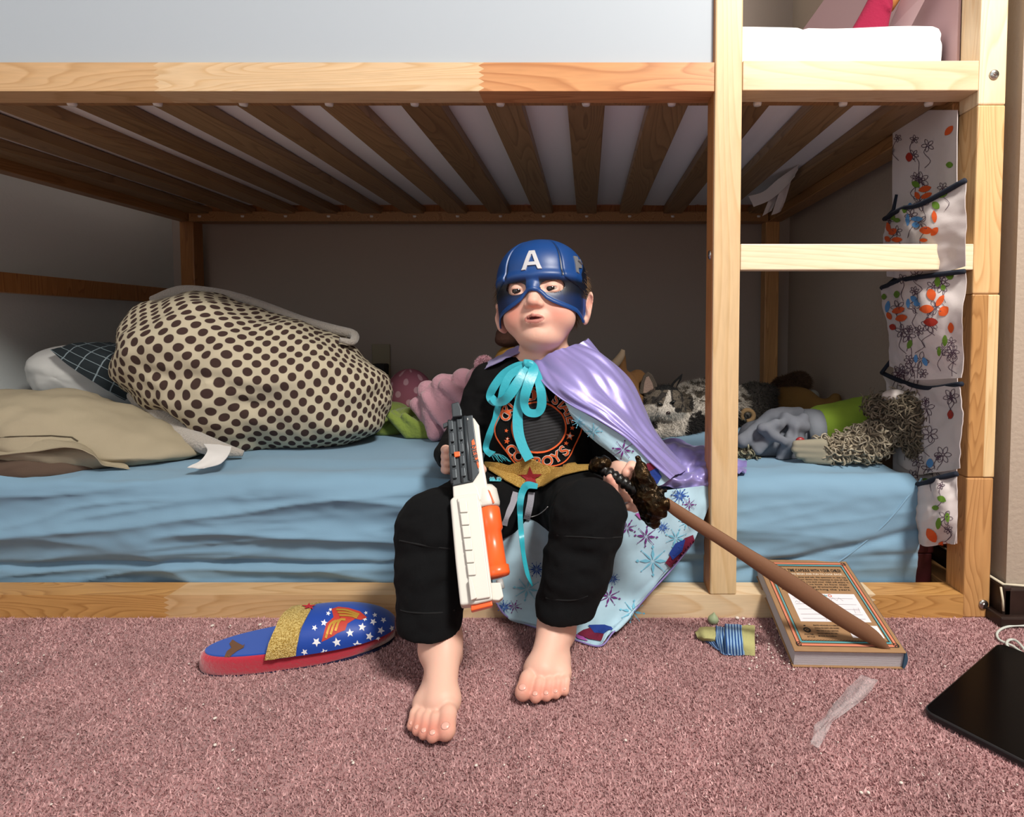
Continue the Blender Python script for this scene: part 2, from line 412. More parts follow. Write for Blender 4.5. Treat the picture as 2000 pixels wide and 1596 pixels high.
# carpet pile: short yarn tufts over the part of the floor that is close
def pile():
    n = 330000
    r = RNG.rand(n, 2); x = -1.0+r[:, 0]*1.95; y = -.50+r[:, 1]**1.25*.53
    keep = (y < -.003) | (x > .66); x = x[keep]; y = y[keep]; n = len(x)
    a = RNG.rand(n)*2*math.pi; w2 = .0008+RNG.rand(n)*.0008; h = .0018+RNG.rand(n)*.0026
    lx = RNG.randn(n)*.0018; ly = RNG.randn(n)*.0018
    c, s = np.cos(a)*w2, np.sin(a)*w2; v = np.zeros((n*3, 3))
    v[0::3] = np.stack([x-c, y-s, np.full(n, -.0004)], 1); v[1::3] = np.stack([x+c, y+s, np.full(n, -.0004)], 1); v[2::3] = np.stack([x+lx, y+ly, h], 1)
    t = RNG.rand(n); b = np.array(lin('a47a7b')); d = np.array(lin('d3abaa')); cc = b+(d-b)*(t**1.3)[:, None]
    sp = RNG.rand(n) > .9985; cc[sp] = lin('e9d9d2')
    m = mat('carpet_yarn', 'ffffff', 1, spec=.1, attr=True, var=.17, vscale=9)
    mesh('carpet_pile', v, np.arange(n*3).reshape(-1, 3), m, f0, smooth=False, cols=np.repeat(cc, 3, 0), kind='stuff')
pile()
# vinyl cove baseboard round the corner, with pale caulk in the joint
m_base = mat('dark_baseboard', '2a1c17', .45, var=.3, vscale=30)
bb = []
bb.append(prism([(xr0-.011, -.023, 0), (xr0-.011, YB, 0), (xr0+.002, YB, 0), (xr0+.002, -.023, 0)], (0, 0, .062)))
bb.append(prism([(xr0-.011, -.023, 0), (xr0+.002, -.010, 0), (1.6, -.010, 0), (1.6, -.023, 0)], (0, 0, .058)))
bb.append(prism([(xr0-.022, -.034, 0), (xr0-.022, YB, 0), (xr0-.010, YB, 0), (xr0-.010, -.022, 0), (1.6, -.022, 0), (1.6, -.034, 0)], (0, 0, .018)))
mesh('baseboard_right', *merge(bb), m_base, smooth=False, bevel=.003, kind='structure')
m_caulk = mat('caulk', 'cfc5ad', .7)
mesh('caulk_line', *merge([tube([(xr0-.014, -.020, .06), (xr0-.013, -.024, .04), (xr0-.0125, -.025, .024)], .0016, 6),
    tube([(xr0-.008, .2, .063), (xr0-.008, -.018, .063), (xr0+.05, -.018, .059), (xr0+.2, -.018, .059)], .0022, 6)]), m_caulk, smooth=True, kind='structure')

# ---------------------------------------------------------------- bunk bed
XA, XB = -1.348, .648          # outer faces of the end posts
bed = thing('bunk_bed', ((XA+XB)/2, .5, 0), 'natural pine bunk bed with white front panel, slatted upper deck and two-rung ladder', 'bunk bed')
W_tan = [wood('pine_a', 'dfb883', 'bd8a52', 'Z', 1), wood('pine_b', 'b98a54', '8c5c2c', 'Z', 2, 1.4), wood('pine_c', 'eed8b4', 'd9b888', 'Z', 3, .7), wood('pine_d', 'c89660', '99683a', 'Z', 4, 1.2)]
W_x = [wood('pine_x%d' % i, a, b, 'X', i*3+1, r) for i, (a, b, r) in enumerate([('cfa97c', 'b58a56', .8), ('d8ba92', 'c49c6a', 1.0), ('cb9260', 'a06233', .8), ('dcc3a0', 'cba679', .7), ('eddcbc', 'dcc298', .6), ('c39256', '94632f', 1.3)])]
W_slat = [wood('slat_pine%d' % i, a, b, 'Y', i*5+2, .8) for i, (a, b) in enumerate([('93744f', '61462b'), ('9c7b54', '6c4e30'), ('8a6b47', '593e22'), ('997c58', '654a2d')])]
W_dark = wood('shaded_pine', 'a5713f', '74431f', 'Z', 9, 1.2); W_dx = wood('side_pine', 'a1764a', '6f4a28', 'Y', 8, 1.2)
def post(nm, x0, x1, y0, y1, zs, mats, **k):
    vs = []; mi = []; n = 0
    for i in range(len(zs)-1):
        v = boxv(x0, x1, y0, y1, zs[i], zs[i+1]-(.0002 if i < len(zs)-2 else 0)); vs.append((v, BOXF)); mi += [i]*6
    vv, ff = merge(vs); return mesh(nm, vv, ff, mats, bed, smooth=False, bevel=.0025, midx=mi, **k)
PY = .047
post('post', .6055, XB, 0, PY, [0, .228, .52, .812, 1.3], [W_tan[3], W_tan[1], W_tan[0], W_tan[2]])
# pale strip laminated on the outer half of the front post
box('post_lamination', .630, XB+.0004, -.0006, PY, .2285, .519, wood('pine_strip', 'e3c594', 'c9a06a', 'Z', 6, 1.2), bed, bevel=.002)
post('post', .1975, .2400, 0, PY, [.0375, 1.3], [wood('pine_ladder', 'd6b98f', 'c6a474', 'Z', 11, .5)])
box('post_edge', .1965, .1990, .004, PY, .0375, 1.3, wood('pine_red', 'b97e48', '8a4f22', 'Z', 12, 1), bed, bevel=.001)
post('post', XA, XA+.043, 0, PY, [0, 1.3], [W_tan[3]])
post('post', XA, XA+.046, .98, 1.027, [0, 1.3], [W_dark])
post('post', .590, .636, .98, 1.027, [0, 1.3], [W_tan[3]])
def zigrail(nm, x0, x1, z0, z1, y0, y1, cuts, mats):
    "rail of finger-jointed lengths"
    xs = [x0]+cuts+[x1]; out = []; mi = []
    def edge(x, flat):
        if flat: return [(x, z0), (x, z1)]
        n = 9; return [(x+(.0045 if i % 2 else -.0045), z0+(z1-z0)*i/n) for i in range(n+1)]
    for i in range(len(xs)-1):
        L_ = edge(xs[i], i == 0); R_ = edge(xs[i+1], i == len(xs)-2)
        v, f = prism([(a, y0, b) for a, b in L_]+[(a, y0, b) for a, b in R_[::-1]], (0, y1-y0, 0)); out.append((v, f)); mi += [i]*len(f)
    vv, ff = merge(out); return mesh(nm, vv, ff, mats, bed, smooth=False, midx=mi, bevel=.0015 if not cuts else 0)
zr0, zr1 = .8325, .876
zigrail('front_rail', XA+.043, .1963, zr0, zr1, 0, PY-.002, [P(305, 150)[0], P(940, 150)[0]], [W_x[0], W_x[1], W_x[2]])
zigrail('front_rail', .2402, .6053, zr0+.001, zr1+.003, 0, PY-.002, [], [W_x[3]])
zigrail('rung', .2402, .6053, .5575, .5980, 0, .022, [], [W_x[4]])
zigrail('bottom_rail', XA+.043, .6053, 0, .0375, 0, PY-.002, [P(325, 1180)[0], P(778, 1180)[0], P(1705, 1170)[0]], [W_x[5], W_x[0], W_x[3], W_x[5]])
# end rails and ledgers
for (x0, x1) in ((XA, XA+.046), (.592, XB-.002)):
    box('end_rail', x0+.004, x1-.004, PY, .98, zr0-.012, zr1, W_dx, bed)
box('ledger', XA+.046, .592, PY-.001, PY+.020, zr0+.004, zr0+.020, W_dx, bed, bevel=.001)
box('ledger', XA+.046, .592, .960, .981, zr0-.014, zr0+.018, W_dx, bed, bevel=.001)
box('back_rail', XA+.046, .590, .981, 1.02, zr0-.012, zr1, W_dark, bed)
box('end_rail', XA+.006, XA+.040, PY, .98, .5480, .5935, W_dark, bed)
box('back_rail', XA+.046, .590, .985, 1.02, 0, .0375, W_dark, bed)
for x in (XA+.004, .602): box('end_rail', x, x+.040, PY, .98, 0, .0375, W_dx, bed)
# slats with their plastic studs
m_stud = mat('white_plastic', 'd9d6d0', .4)
for k in range(-9, 5):
    x = k*.1405-.002
    if x < XA+.07 or x > .57: continue
    wv = .032+.0015*math.sin(k*2.3)
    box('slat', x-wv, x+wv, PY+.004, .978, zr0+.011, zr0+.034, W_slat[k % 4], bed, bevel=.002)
    for yy in (PY-.001, .958):
        mesh('stud', *lathe((x+.0, yy+.006, zr0+.002), (0, 0, 1), [(-.004, .002), (-.0035, .006), (.000, .007), (.003, .007), (.003, .0)], 14), m_stud, bed)
# front panel and guard rail
m_panel = mat('white_panel', 'abb4bc', .5, spec=.2)
box('front_panel', XA+.043, .1970, .010, .018, .872, 1.3, m_panel, bed, bevel=.001)
m_steel = mat('zinc_bolt', 'b9b6b0', .28, metal=1)
def bolt(x, z, y=-.0035, n=(0, -1, 0)):
    c = V(x, 0, z) if n[1] else V(x, y, z)
    if n[1]: c[1] = 0
    b = mesh('bolt', *lathe(c-np.array(n)*.003, n, [(0, .0075), (.0045, .0075), (.0062, .0060), (.0064, .0030), (.0045, .0028), (.0045, .0001)], 20), m_steel, bed)
bolt(.628, P(1941, 146)[2]); bolt(.637, P(1910, 1180)[2])
bolt(.1975, P(1386, 498, .02)[2], .020, (-1, 0, 0))

# ---------------------------------------------------------------- upper deck: panels, mattress, cushion, card
m_pinklit = mat('pink_lit_panel', 'c0a0a4', .6)  # off-white panels; the pink tint of the light is put into the colour
box('end_panel', .6, .606, PY, .98, .876, 1.3, m_pinklit, bed, bevel=.001)
box('back_panel', XA+.046, .590, .984, .990, .876, 1.3, m_pinklit, bed, bevel=.001)
def slab(name, x0, x1, y0, y1, z0, z1, rad, nx, fn, mt, parent=None, nsf=36, erf=.8, **k):
    "rounded upholstered block; fn(x, s, part) pushes the surface outwards"
    sec = []
    def arc(cy, cz, a0, a1, n, p):
        for i in range(n): a = math.radians(a0+(a1-a0)*i/(n-1)); sec.append((cy+rad*math.cos(a), cz+rad*math.sin(a), math.cos(a), math.sin(a), p))
    arc(y0+rad, z0+rad, 270, 180, 6, 'f')
    for i in range(1, nsf): sec.append((y0, z0+rad+(z1-z0-2*rad)*i/nsf, -1, 0, 'f'))
    arc(y0+rad, z1-rad, 180, 90, 8, 'f')
    for i in range(1, 44): sec.append((y0+rad+(y1-y0-2*rad)*i/44, z1, 0, 1, 't'))
    arc(y1-rad, z1-rad, 90, 0, 5, 'b'); arc(y1-rad, z0+rad, 0, -90, 5, 'b')
    xs = []; er = rad*erf
    for i in range(nx):
        xs.append(x0+(x1-x0)*i/(nx-1))
    vs = []; ns = len(sec); cy, cz = (y0+y1)/2, (z0+z1)/2
    rings = []
    for a in (0, 30, 60): rings.append((x0+er*(1-math.sin(math.radians(a))), er*(1-math.cos(math.radians(a)))-0, 'L'))
    full = [(x0+er*(1-math.cos(math.radians(a))), er*(1-math.sin(math.radians(a)))) for a in (0, 15, 35, 60)] + \
           [(x0+er+(x1-x0-2*er)*i/(nx-1), 0) for i in range(nx)] + [(x1-er*(1-math.cos(math.radians(a))), er*(1-math.sin(math.radians(a)))) for a in (60, 35, 15, 0)]
    for x, ins in full:
        for j, (y, z, ny, nz_, p) in enumerate(sec):
            d = fn(x, j/ns, p, y, z)-ins
            vs.append((x, y+ny*d, z+nz_*d))
    f = gridf(len(full), ns)
    f = [q[::-1] for q in f]+[tuple((i+1)*ns-0+ (0 if i+1 < len(full) else -len(full)*ns) for i in ())] if False else [q[::-1] for q in f]
    n = len(full)
    for i in range(n-1): f.append((i*ns, (i+1)*ns, (i+1)*ns+ns-1, i*ns+ns-1))
    f.append(tuple(range(ns))); f.append(tuple(range(n*ns-1, (n-1)*ns-1, -1)))
    return mesh(name, vs, f, mt, parent, **k)
m_white = mat('white_quilting', 'f1f2f2', .8, bump=.25, bscale=420, bdist=.0004)
def fu(x, s, p, y, z):
    d = 0
    for sx in (.355, -.2, -.75): d -= .004*math.exp(-((x-sx)/.004)**2)
    if p == 'f': d += .005*mnoise.noise(Vector((x*5, z*22, 3)))-.004*math.exp(-((z-.935-.05*(x-.4))/.007)**2)*(1 if x > .34 else .2)
    return d+.003*mnoise.noise(Vector((x*6, y*6, 1)))
um = thing('mattress', (-.35, .5, .867), 'white quilted mattress on the upper deck of the bunk', 'mattress')
slab('cover', XA+.06, .588, .056, .965, .8675, .968, .022, 200, fu, m_white, um)
# loose corner of the cover poking down between the slats
m_rag = mat('white_cloth', 'cfc8c4', .9)
rag = thing('cloth_corner', tuple(P(1510, 380, .62)), 'white cloth flaps hanging down between the slats near the right back corner', 'cloth')
loft('flap', [[(1560, 322, .50), (1552, 345, .50)], [(1520, 350, .56), (1530, 370, .56)], [(1490, 375, .62), (1502, 392, .62)], [(1462, 383, .66), (1472, 404, .66)]], m_rag, rag, 16, 6, .003, 3, 3, 2)
loft('flap', [[(1528, 350, .56), (1546, 347, .56)], [(1522, 375, .58), (1540, 372, .58)], [(1514, 400, .60), (1532, 396, .60)], [(1507, 421, .62), (1525, 412, .62)]], m_rag, rag, 14, 6, .003, 3, 3, 5)
loft('flap', [[(1510, 372, .63), (1524, 368, .63)], [(1500, 395, .64), (1516, 392, .64)], [(1489, 422, .65), (1506, 412, .65)]], m_rag, rag, 10, 6, .002, 3, 3, 6)

m_crim = mat('crimson_fleece', '860d34', .95, bump=.6, bscale=260, bdist=.002)
def PXp(px, py, X):
    r = ray(px, py); return CAM+r*(X/r[0])
F = Field(V(.42, .06, .90), V(.68, .24, 1.12), .003)
for a, b, r in (((1668, 72), (1715, -10), .012), ((1690, 72), (1722, -20), .016), ((1715, 75), (1727, -10), .015), ((1700, 74), (1724, 15), .018)): F.cap(P(*a, .13), P(*b, .15), r*.9, r*.8, .012)
F.cap(P(1722, 8, .135), P(1734, 18, .125), .009, .006, .004)
F.obj('cushion', m_crim, sm=2, label='crimson fleece cushion propped on the upper bunk mattress', cat='cushion')
st = tube([P(1736, 16, .15), P(1750, -8, .155), P(1766, -40, .16)], [.009, .010, .010], 12); mesh('stick', *st, wood('stick_wood', 'b5763c', '8d5326', 'Z', 4), label='rounded brown wooden stick beside the crimson cushion', cat='stick')
card = [P(1730, 66, .17), P(1772, 66, .13), P(1822, -30, .06), P(1775, -30, .12)]
cb = thing('book_page', tuple(card[0]), 'pale printed page leaning behind the crimson cushion', 'page')
hexa('paper', card, (0, .004, 0), mat('pale_paper', 'cdb2b4', .7), cb, bevel=0)
m_ink = mat('print_ink', '4a3c40', .8)
tx = []
o0, ex, ey = card[0], (card[3]-card[0]), (card[1]-card[0])
for r_ in range(6):
    u = 0.16; b_ = .22+.12*r_
    while u < .95:
        l = .02+.05*random.random(); h = .035
        q = [o0+ex*(u+0)+ey*(b_-h)+V(0, -.0006, 0), o0+ex*(u+l)+ey*(b_-h)+V(0, -.0006, 0), o0+ex*(u+l)+ey*(b_+h)+V(0, -.0006, 0), o0+ex*u+ey*(b_+h)+V(0, -.0006, 0)]
        tx.append((q, [(0, 1, 2, 3)])); u += l+.012
mesh('printed_lines', *merge(tx), m_ink, cb, smooth=False)

# ---------------------------------------------------------------- lower mattress under its blue fitted sheet
m_blue = mat('blue_sheet', '7598b0', .85, bump=.25, bscale=700, bdist=.0004, sheen=.15)
ZT = .213
def fm(x, s, p, y, z):
    d = 0
    k = 1.0-.75*min(1, max(0, (x-.0)/.3))
    zz = z-.06*(x+.4)*.25
    if p == 'f':
        w1 = x*1.5+.8*mnoise.noise(Vector((x*1.1, z*3, 9)))
        rd = 1-abs(mnoise.noise(Vector((w1, zz*17+x*1.2+2, 1.3)))); r2 = 1-abs(mnoise.noise(Vector((x*3.4+5, zz*38-x*3, 7))))
        d += k*(.016*(rd**3-.5)+.006*(r2**4-.4))+.0015*mnoise.noise(Vector((x*30, z*60, 2)))
        d += .010*math.sin(math.pi*min(1, max(0, (z-.04)/.17)))
        d -= .012*math.exp(-((zz-.070+.02*mnoise.noise(Vector((x*2, 0, 3))))/.006)**2)*k
        if x > .2: d += .008*mnoise.noise(Vector((x*4-z*9, z*8+x*4, 4)))-.007*math.exp(-((z-.075-.25*(x-.35))/.008)**2)
    if p == 't':
        e = math.exp(-((y-.06)/.12)**2)
        d += .016*e*((1-abs(mnoise.noise(Vector((x*2.2+y*3, y*11-x*1.5, 2.3)))))**3-.5)+.003*mnoise.noise(Vector((x*8, y*8, 2)))
        d -= .075*math.exp(-((x+.095)/.14)**4-((y-.09)/.13)**4)
    if p == 'f' and z > ZT-.05: d -= .02*math.exp(-((x+.10)/.12)**2)*(z-(ZT-.05))/.05
    return d
mt = thing('mattress', (-.35, .5, .005), 'lower bunk mattress under a creased light blue fitted sheet', 'mattress')
mo = slab('fitted_sheet', -1.285, .563, .052, .975, .012, ZT, .026, 300, fm, m_blue, mt, nsf=44, erf=.35)
T_m = bvh(mo)
sp = [hit(T_m, x, y, .0002, .05) for x, y in ((1800, 934), (1790, 950), (1772, 972), (1750, 1000), (1722, 1030), (1690, 1058), (1660, 1082), (1630, 1103))]
mesh('corner_seam', *tube(sp, .0014, 6, smoothn=40), m_blue, mt)

# ---------------------------------------------------------------- pillows and the dotted blanket (they rest on the sheet)
CLAMP[0] = True
def pillow(name, outline, Yc, th, mt_, parent=None, n=72, m=26, amp=.004, fr=3, seed=0, pw=1.0, ctr=None, uvsc=1, **k):
    o = np.array([P(x, y, Yc) for x, y in outline]); o = np.vstack([o, o[:1]])
    t = np.linspace(0, len(o)-1, n+1)[:-1]
    q = np.vstack([o[-2:-1], o, o[1:2]]); i = np.floor(t).astype(int); s = (t-i)[:, None]
    a, b, c, d = q[i], q[i+1], q[i+2], q[i+3]; ring = .5*((2*b)+(-a+c)*s+(2*a-5*b+4*c-d)*s*s+(-a+3*b-3*c+d)*s**3)
    ct = ring.mean(0) if ctr is None else P(ctr[0], ctr[1], Yc)
    g = np.zeros((n, 2*m+1, 3)); uv = np.zeros((n, 2*m+1, 2))
    for j in range(2*m+1):
        an = math.pi*j/(2*m); r = math.sin(an)**pw
        g[:, j] = ct+(ring-ct)*r+V(0, -math.cos(an)*th, 0)
        aa = min(an, math.pi-an)
        uv[:, j] = ((ring-ct)[:, [0, 2]])*aa*uvsc
    g2 = np.concatenate([g, g[:1]], 0); nn = gnormals(g2)[:-1]
    for i in range(n):
        for j in range(1, 2*m): g[i, j] += nn[i, j]*amp*mnoise.fractal(Vector((g[i, j][0]*fr*4+seed, g[i, j][1]*fr*3, g[i, j][2]*fr*6+seed)), 1, 2, 3)
    f = [tuple(q) for q in gridf(n, 2*m+1, True)]
    return mesh(name, g.reshape(-1, 3), f, mt_, parent, uvs=uv.reshape(-1, 2), **k)
m_bei = mat('beige_linen', '9c917a', .9, bump=.5, bscale=900, bdist=.0005, var=.05, vscale=12)
bp = thing('pillow', tuple(P(180, 950, .12)), 'beige linen pillow with brown inner pillow showing, front left of lower bunk', 'pillow')
bpo = pillow('pillowcase', [(-190, 800), (-60, 768), (60, 762), (130, 766), (200, 788), (280, 818), (340, 850), (392, 884), (340, 902), (270, 915), (190, 932), (120, 925), (0, 905), (-150, 920)], .20, .13, m_bei, bp, amp=.008, fr=4, seed=3)
m_brn = mat('brown_pillow', '57463a', .9, bump=.4, bscale=700, bdist=.0005)
pillow('inner_pillow', [(-190, 905), (-60, 892), (10, 885), (90, 872), (150, 868), (180, 885), (206, 908), (190, 925), (120, 942), (20, 954), (-100, 955)], .125, .062, m_brn, bp, amp=.004, fr=4, seed=5)
Tb = bvh(bpo)
ln = [hit(Tb, x, y, .0008, .1) for x, y in ((-20, 857), (20, 853), (60, 852), (100, 851), (140, 854), (152, 862))]
mesh('hem_stitching', *tube(ln, .0012, 5), mat('dark_thread', '4b4233', .9), bp)
cf = loft('case_cuff', [[(-30, 862, .105), (-30, 893, .062)], [(50, 856, .10), (60, 882, .062)], [(120, 856, .10), (130, 872, .066)], [(165, 868, .10), (180, 888, .072)], [(195, 895, .105), (206, 910, .088)], [(240, 905, .12), (255, 915, .11)]], m_bei, bp, 40, 10, .003, 4, 2, 8)

m_wp = mat('white_pillow_cloth', 'c9c9c6', .9)
wp = thing('pillow', tuple(P(170, 778, .42)), 'white pillow with a dark checked top, behind the beige pillow', 'pillow')
pillow('pillowcase', [(70, 706), (84, 688), (120, 676), (200, 673), (262, 685), (300, 730), (290, 790), (240, 800), (170, 790), (100, 775), (76, 745)], .46, .085, m_wp, wp, amp=.004, fr=4, seed=9)
def check(name, base, line, n, w_):
    m = mat(name, base, .9); nt = m.node_tree; L = nt.links.new; b = nt.nodes['Principled BSDF']
    tc = nt.nodes.new('ShaderNodeTexCoord'); mp = nt.nodes.new('ShaderNodeMapping'); mp.inputs['Scale'].default_value = (n[0], n[1], 1); mp.inputs['Rotation'].default_value = (0, 0, .25); L(tc.outputs['UV'], mp.inputs[0])
    br = nt.nodes.new('ShaderNodeTexBrick'); br.offset = 0; br.inputs['Color1'].default_value = br.inputs['Color2'].default_value = (*lin(base), 1); br.inputs['Mortar'].default_value = (*lin(line), 1)
    br.inputs['Scale'].default_value = 1; br.inputs['Mortar Size'].default_value = w_; br.inputs['Brick Width'].default_value = 1; br.inputs['Row Height'].default_value = 1; br.inputs['Mortar Smooth'].default_value = 0
    L(mp.outputs[0], br.inputs[0]); L(br.outputs[0], b.inputs['Base Color']); return m
loft('checked_cover', [[(98, 683, .375), (135, 715, .355), (190, 750, .355), (245, 782, .36)], [(150, 671, .40), (185, 690, .37), (230, 720, .36), (275, 760, .36)], [(215, 668, .44), (245, 680, .43), (275, 700, .42), (305, 740, .41)]], check('navy_check', '1d262b', '7e8c92', (5, 5), .035), wp, 30, 40, .004, 3, 3, 4)

# dotted blanket bundle
def dots(name, base, dot, sc, thr, rot=.6):
    m = mat(name, base, .9, bump=.3, bscale=500, bdist=.0006); nt = m.node_tree; L = nt.links.new; b = nt.nodes['Principled BSDF']
    tc = nt.nodes.new('ShaderNodeTexCoord'); mp = nt.nodes.new('ShaderNodeMapping'); mp.inputs['Scale'].default_value = (sc, sc, 1); mp.inputs['Rotation'].default_value = (0, 0, rot)
    L(tc.outputs['UV'], mp.inputs[0]); outs = []
    for off in (0.0,):
        fr = nt.nodes.new('ShaderNodeVectorMath'); fr.operation = 'FRACTION'; L(mp.outputs[0], fr.inputs[0])
        sb = nt.nodes.new('ShaderNodeVectorMath'); sb.operation = 'SUBTRACT'; sb.inputs[1].default_value = (.5, .5, 0); L(fr.outputs[0], sb.inputs[0])
        cl = nt.nodes.new('ShaderNodeVectorMath'); cl.operation = 'MULTIPLY'; cl.inputs[1].default_value = (1, 1, 0); L(sb.outputs[0], cl.inputs[0])
        ln_ = nt.nodes.new('ShaderNodeVectorMath'); ln_.operation = 'LENGTH'; L(cl.outputs[0], ln_.inputs[0])
        lt = nt.nodes.new('ShaderNodeMapRange'); lt.inputs['From Min'].default_value = thr-.025; lt.inputs['From Max'].default_value = thr+.025; lt.inputs['To Min'].default_value = 1; lt.inputs['To Max'].default_value = 0; L(ln_.outputs['Value'], lt.inputs[0])
        outs.append(lt.outputs[0])
    mx = nt.nodes.new('ShaderNodeMix'); mx.data_type = 'RGBA'; mx.inputs['A'].default_value = (*lin(base), 1); mx.inputs['B'].default_value = (*lin(dot), 1)
    L(outs[0], mx.inputs['Factor']); L(mx.outputs['Result'], b.inputs['Base Color']); return m
m_dot = dots('dotted_plush', 'b8ae96', '3a2722', 41, .365, .72)
m_flc = mat('grey_fleece', 'a39c93', 1, bump=1, bscale=240, bdist=.003, sheen=.5)
db = thing('blanket', tuple(P(500, 890, .25)), 'bulky cream blanket bundle with brown polka dots and grey fleece lining', 'blanket')
dbo = pillow('dotted_cloth', [(237, 690), (243, 650), (268, 612), (318, 580), (390, 576), (470, 590), (560, 622), (640, 658), (705, 695), (745, 735), (760, 780), (753, 825), (720, 855), (670, 866), (600, 879), (537, 892), (470, 878), (400, 850), (330, 815), (278, 772), (245, 728)], .36, .165, m_dot, db, n=120, m=44, amp=.022, fr=1.7, seed=12, pw=.92, ctr=(500, 735))
mesh('fleece_lining', *tube([P(300, 588, .40), P(345, 572, .40), (P(385, 570, .40)), P(450, 578, .40), P(520, 600, .41), P(590, 626, .41), P(650, 643, .40), P(690, 653, .39), P(688, 668, .36), P(664, 664, .34)], [.012, .015, .014, .011, .011, .011, .011, .010, .008, .006], 12, smoothn=60), m_flc, db)
mesh('fleece_lining', *tube([P(262, 770, .30), P(290, 795, .28), P(330, 828, .25), P(370, 855, .22), P(410, 872, .19), P(440, 880, .18), P(475, 886, .19)], [.014, .020, .021, .019, .017, .013, .006], 12, smoothn=40), m_flc, db)
loft('care_tag', [[(398, 866, .165), (452, 872, .165)], [(405, 880, .13), (447, 888, .13)], [(392, 900, .10), (432, 905, .10)], [(366, 913, .075), (398, 915, .075)]], mat('satin_tag', 'd8d6d4', .5), db, 16, 8, .002, 2, 2, 3)

CLAMP[0] = False
# ---------------------------------------------------------------- wall outlet
pl = P(745, 715, YB-.002)
ou = thing('wall_outlet', (pl[0], YB, pl[2]-.05), 'ivory double wall outlet with a black plug behind the dotted blanket', 'outlet')
m_iv = mat('ivory_plastic', '93886f', .5)
a, b = P(727, 672, YB), P(764, 764, YB)
box('cover_plate', a[0], b[0], YB-.007, YB, b[2], a[2], m_iv, ou, bevel=.003)
for yy in (696, 738):
    c = P(745, yy, YB-.008); mesh('socket', *lathe(c, (0, 1, 0), [(-.002, .0), (-.002, .016), (.002, .017), (.002, .0)], 18), mat('socket_face%d' % yy, '5a5344', .5), ou)
c = P(741, 722, YB-.04); box('plug', c[0]-.022, c[0]+.022, YB-.05, YB-.009, c[2]-.02, c[2]+.02, mat('black_plug', '14130f', .5), ou, bevel=.005)

CLAMP[0] = True
# ---------------------------------------------------------------- soft toys and blankets at the back of the lower bunk
def fur(name, o, n, L_, parent, colf, wd=.0008, lean=(0, 0, -.4), rnd=.5, seed=1, region=None, mt_=None):
    v, f = WV[o]; v = np.asarray(v); q = np.array([x[:3] for x in f]); rs = np.random.RandomState(seed)
    A = np.linalg.norm(np.cross(v[q[:, 1]]-v[q[:, 0]], v[q[:, 2]]-v[q[:, 0]]), axis=1); k = rs.choice(len(q), n, p=A/A.sum())
    w_ = rs.dirichlet((1, 1, 1), n); p = (v[q[k]]*w_[..., None]).sum(1); nr = np.cross(v[q[k, 1]]-v[q[k, 0]], v[q[k, 2]]-v[q[k, 0]]); nr /= np.linalg.norm(nr, axis=1, keepdims=True)+1e-12
    if region is not None: m = region(p); p, nr = p[m], nr[m]
    n = len(p); d = nr*.7+np.array(lean)+rs.randn(n, 3)*rnd; d /= np.linalg.norm(d, axis=1, keepdims=True); l = L_*(.6+.8*rs.rand(n))[:, None]
    s = np.cross(d, rs.randn(n, 3)); s /= np.linalg.norm(s, axis=1, keepdims=True)+1e-9
    vv = np.zeros((n*3, 3)); vv[0::3] = p-s*wd; vv[1::3] = p+s*wd; vv[2::3] = p+d*l+np.array([0, 0, -1])*l*.25
    cc = colf(p); cc = cc*(.75+.5*rs.rand(n))[:, None]
    return mesh(name, vv, np.arange(n*3).reshape(-1, 3), mt_ or m_attr, parent, smooth=False, cols=np.repeat(cc, 3, 0), kind='stuff')
m_attr = mat('coat', 'ffffff', .9, attr=True)
def flat(c): c = np.array(lin(c)); return lambda p: np.tile(c, (len(p), 1))
def fld(px0, py0, px1, py1, Y0, Y1, h=.003, pad=.06):
    q = np.array([P(x, y, Y) for x in (px0, px1) for y in (py0, py1) for Y in (Y0, Y1)]); return Field(q.min(0)-pad, q.max(0)+pad, h)

m_pd = dots('rose_dots', '9b5d6e', 'c39aa4', 26, .22); 
ell('stuffed_toy', P(800, 772, .62), (.062, .055, .072), m_pd, label='rose pink stuffed toy with pale polka dots beside the blanket', cat='stuffed toy')
o = bpy.context.scene.collection.objects[-1]
def sphuv(o, sc=1):
    me = o.data; u = me.uv_layers.new(name='UVMap')
    for l in me.loops:
        c = me.vertices[l.vertex_index].co; u.data[l.index].uv = (math.atan2(c.x, -c.y)*.06*sc, c.z*sc)
sphuv(o)
m_grn = mat('lime_fleece', '77883a', 1, bump=.8, bscale=160, bdist=.003, sheen=.3)
F = fld(735, 790, 910, 862, .40, .55)
for x, y, Y, r in ((760, 835, .46, .03), (800, 820, .5, .035), (845, 838, .45, .028), (885, 845, .42, .024), (765, 805, .55, .03), (830, 850, .42, .02)): F.ell(P(x, y, Y), (r*1.5, r*1.3, r*.9), .02)
for i in range(7): F.cap(P(750+i*20, 800+i*6, .40+.02*(i % 2)), P(800+i*17, 850, .40), .008, .012, .01)
F.obj('blanket', m_grn, sm=3, label='crumpled lime green fleece blanket lying against the polka dot bundle', cat='blanket')
m_pk = mat('pink_fleece', 'b98a95', 1, bump=.7, bscale=200, bdist=.003, sheen=.3)
F = fld(795, 725, 990, 860, .25, .5)
for a, b, r in (((835, 760, .42), (850, 845, .36), .022), ((865, 750, .40), (890, 850, .34), .024), ((905, 745, .40), (930, 860, .34), .030), ((940, 742, .38), (975, 850, .36), .034), ((815, 790, .42), (860, 852, .38), .018),
                ((845, 765, .40), (915, 860, .30), .014), ((870, 752, .37), (930, 800, .33), .016), ((830, 775, .385), (875, 838, .33), .012)): F.cap(P(*a), P(*b), r, r*.9, .008)
